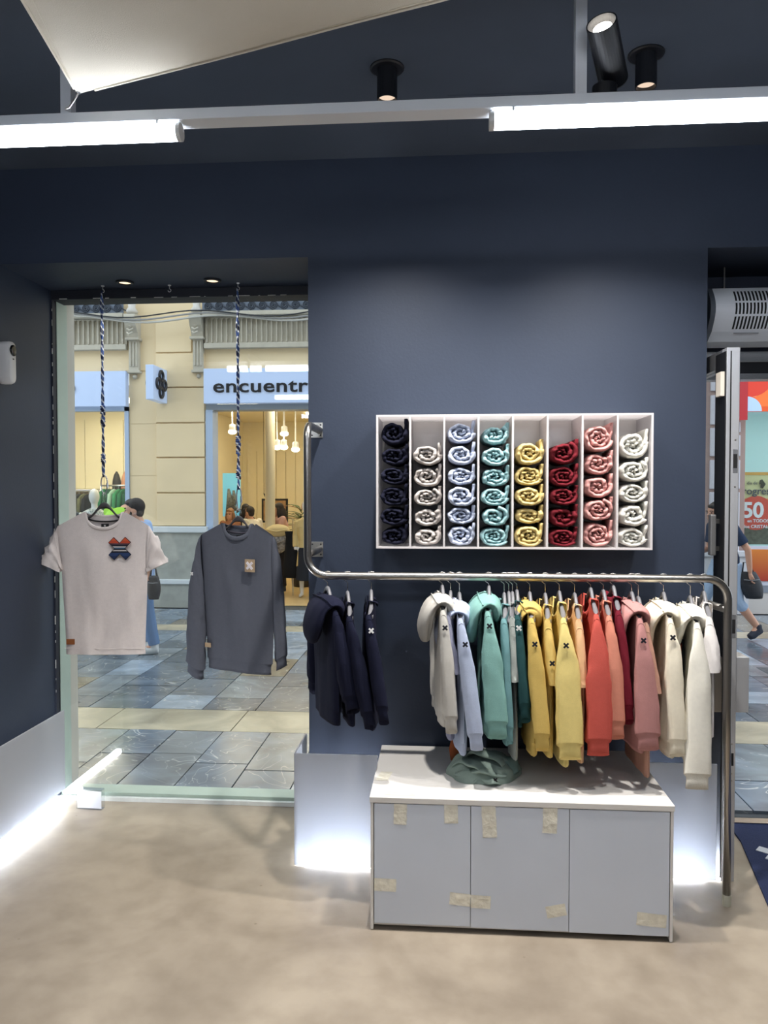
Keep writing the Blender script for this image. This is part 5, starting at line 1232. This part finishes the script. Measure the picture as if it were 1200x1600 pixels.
# blue screen, counter, plant, dark garments in the entrance shop
t = thing('display_screen', 'tall light blue picture panel on the left wall of the entrance shop', 'screen', (-3.78, 13.6, 1.3)); part('panel', (-3.94, -3.62, 13.6, 13.64, 1.25, 2.03), mat('sky_blue_picture', (120, 196, 220), .4, emit=.5), t)
c = MB(); c.tube([(-3.84, 13.595, 1.3), (-3.80, 13.595, 1.5), (-3.83, 13.595, 1.75)], [.05, .07, .02], 8); c.tube([(-3.76, 13.595, 1.35), (-3.72, 13.595, 1.55), (-3.74, 13.595, 1.72)], [.04, .05, .02], 8); c.tube([(-3.86, 13.59, 1.48), (-3.72, 13.59, 1.42), (-3.65, 13.59, 1.33)], [.02, .04, .03], 8); c.build('picture_figures', mat('grey_picture_print', (110, 116, 116), .7, var=.5, vscale=30), t, smooth=True)
t = thing('shop_counter', 'grey glass counter at the left side of the shop entrance', 'counter', (-3.95, 12.9, 0)); part('body', (-4.2, -3.78, 12.8, 13.1, 0, 1.0), mat('grey_counter', (150, 144, 136), .5), t); part('top', (-4.22, -3.76, 12.78, 13.12, 1.0, 1.03), WHITE, t)
t = thing('framed_picture', 'dark framed wooden picture behind the white T-shirt shopper', 'picture', (-3.35, 15.8, 1.2)); part('frame', (-3.75, -3.2, 15.8, 15.84, 1.05, 1.55), BLACK, t); part('picture', (-3.71, -3.24, 15.79, 15.8, 1.09, 1.51), mat('brown_picture', (150, 116, 80), .6, var=.4, vscale=8), t)
t = thing('potted_plant', 'leafy green plant right of the shop column', 'plant', (-2.5, 13.6, 0)); PLT = mat('plant_leaf', (92, 108, 66), .5, var=.25, vscale=10)
MB().lathe([(.12, 0), (.18, .02), (.22, .5), (.2, .5), (.19, .46), (.02, .46)], (-2.5, 13.6, 0), 16).build('pot', mat('dark_pot', (60, 56, 52), .6), t, smooth=True)
MB().tube([(-2.5, 13.6, .45), (-2.48, 13.6, .9), (-2.52, 13.6, 1.3)], [.03, .025, .015], 8).build('stem', mat('plant_stem', (96, 80, 56), .8), t, smooth=True)
rnd = random.Random(8)
for k in range(46):
    a = rnd.uniform(0, 2 * PI); z0 = rnd.uniform(.7, 1.4); l = rnd.uniform(.3, .55); up = rnd.uniform(.1, .5)
    p0 = V(-2.5, 13.6, z0); d = V(math.cos(a), math.sin(a) * .7, 0); sd = V(-math.sin(a), math.cos(a), 0); c = MB(); rings = []
    for i in range(7):
        f = i / 6; p = p0 + d * l * f + V(0, 0, up * f - .45 * up * f * f * 1.6); w = .032 * math.sin(PI * (.08 + .9 * f)); rings.append([p - sd * w, p + V(0, 0, -.006), p + sd * w, p + V(0, 0, .004)])
    c.loft(rings); c.build('leaf', PLT if k % 6 else mat('plant_leaf_red', (150, 92, 70), .5), t, smooth=True)
t = thing('hanging_black_dress', 'black dress hanging right of the woman at the column', 'dress', (-2.42, 12.35, .28)); c = MB()
c.loft([[V(-2.42 + a * math.cos(q) * (1 + .15 * noise.noise(V(q * 2, zz, 1))), 12.35 + b_ * math.sin(q), zz) for q in [2 * PI * k / 14 for k in range(14)]] for zz, a, b_ in ((.30, .17, .12), (.6, .15, .11), (.95, .11, .08), (1.05, .13, .09))]); c.build('skirt', cloth('black_dress', (26, 26, 30)), t, smooth=True)
MB().tube([(-2.42, 12.35, 1.05), (-2.42, 12.35, 1.25)], .012, 8).build('stand_pole', CHROME, t); MB().tube([(-2.42, 12.35, 0), (-2.42, 12.35, .3)], .012, 8).build('stand_foot', CHROME, t)
t = thing('draped_black_scarf', 'black scarf hanging diagonally before the framed picture', 'scarf', (-3.2, 14.6, 1.3)); c = MB(); c.tube([(-3.42, 14.6, 1.66), (-3.3, 14.58, 1.45), (-3.15, 14.6, 1.2), (-3.02, 14.6, 1.02)], [.02, .07, .11, .06], 10, flat=.4); c.build('cloth', MATS['cloth_black_dress'], t, smooth=True); MB().tube([(-3.42, 14.6, 1.66), (-3.42, 14.6, 3.25)], .005, 5).build('cord', BLACK, t)
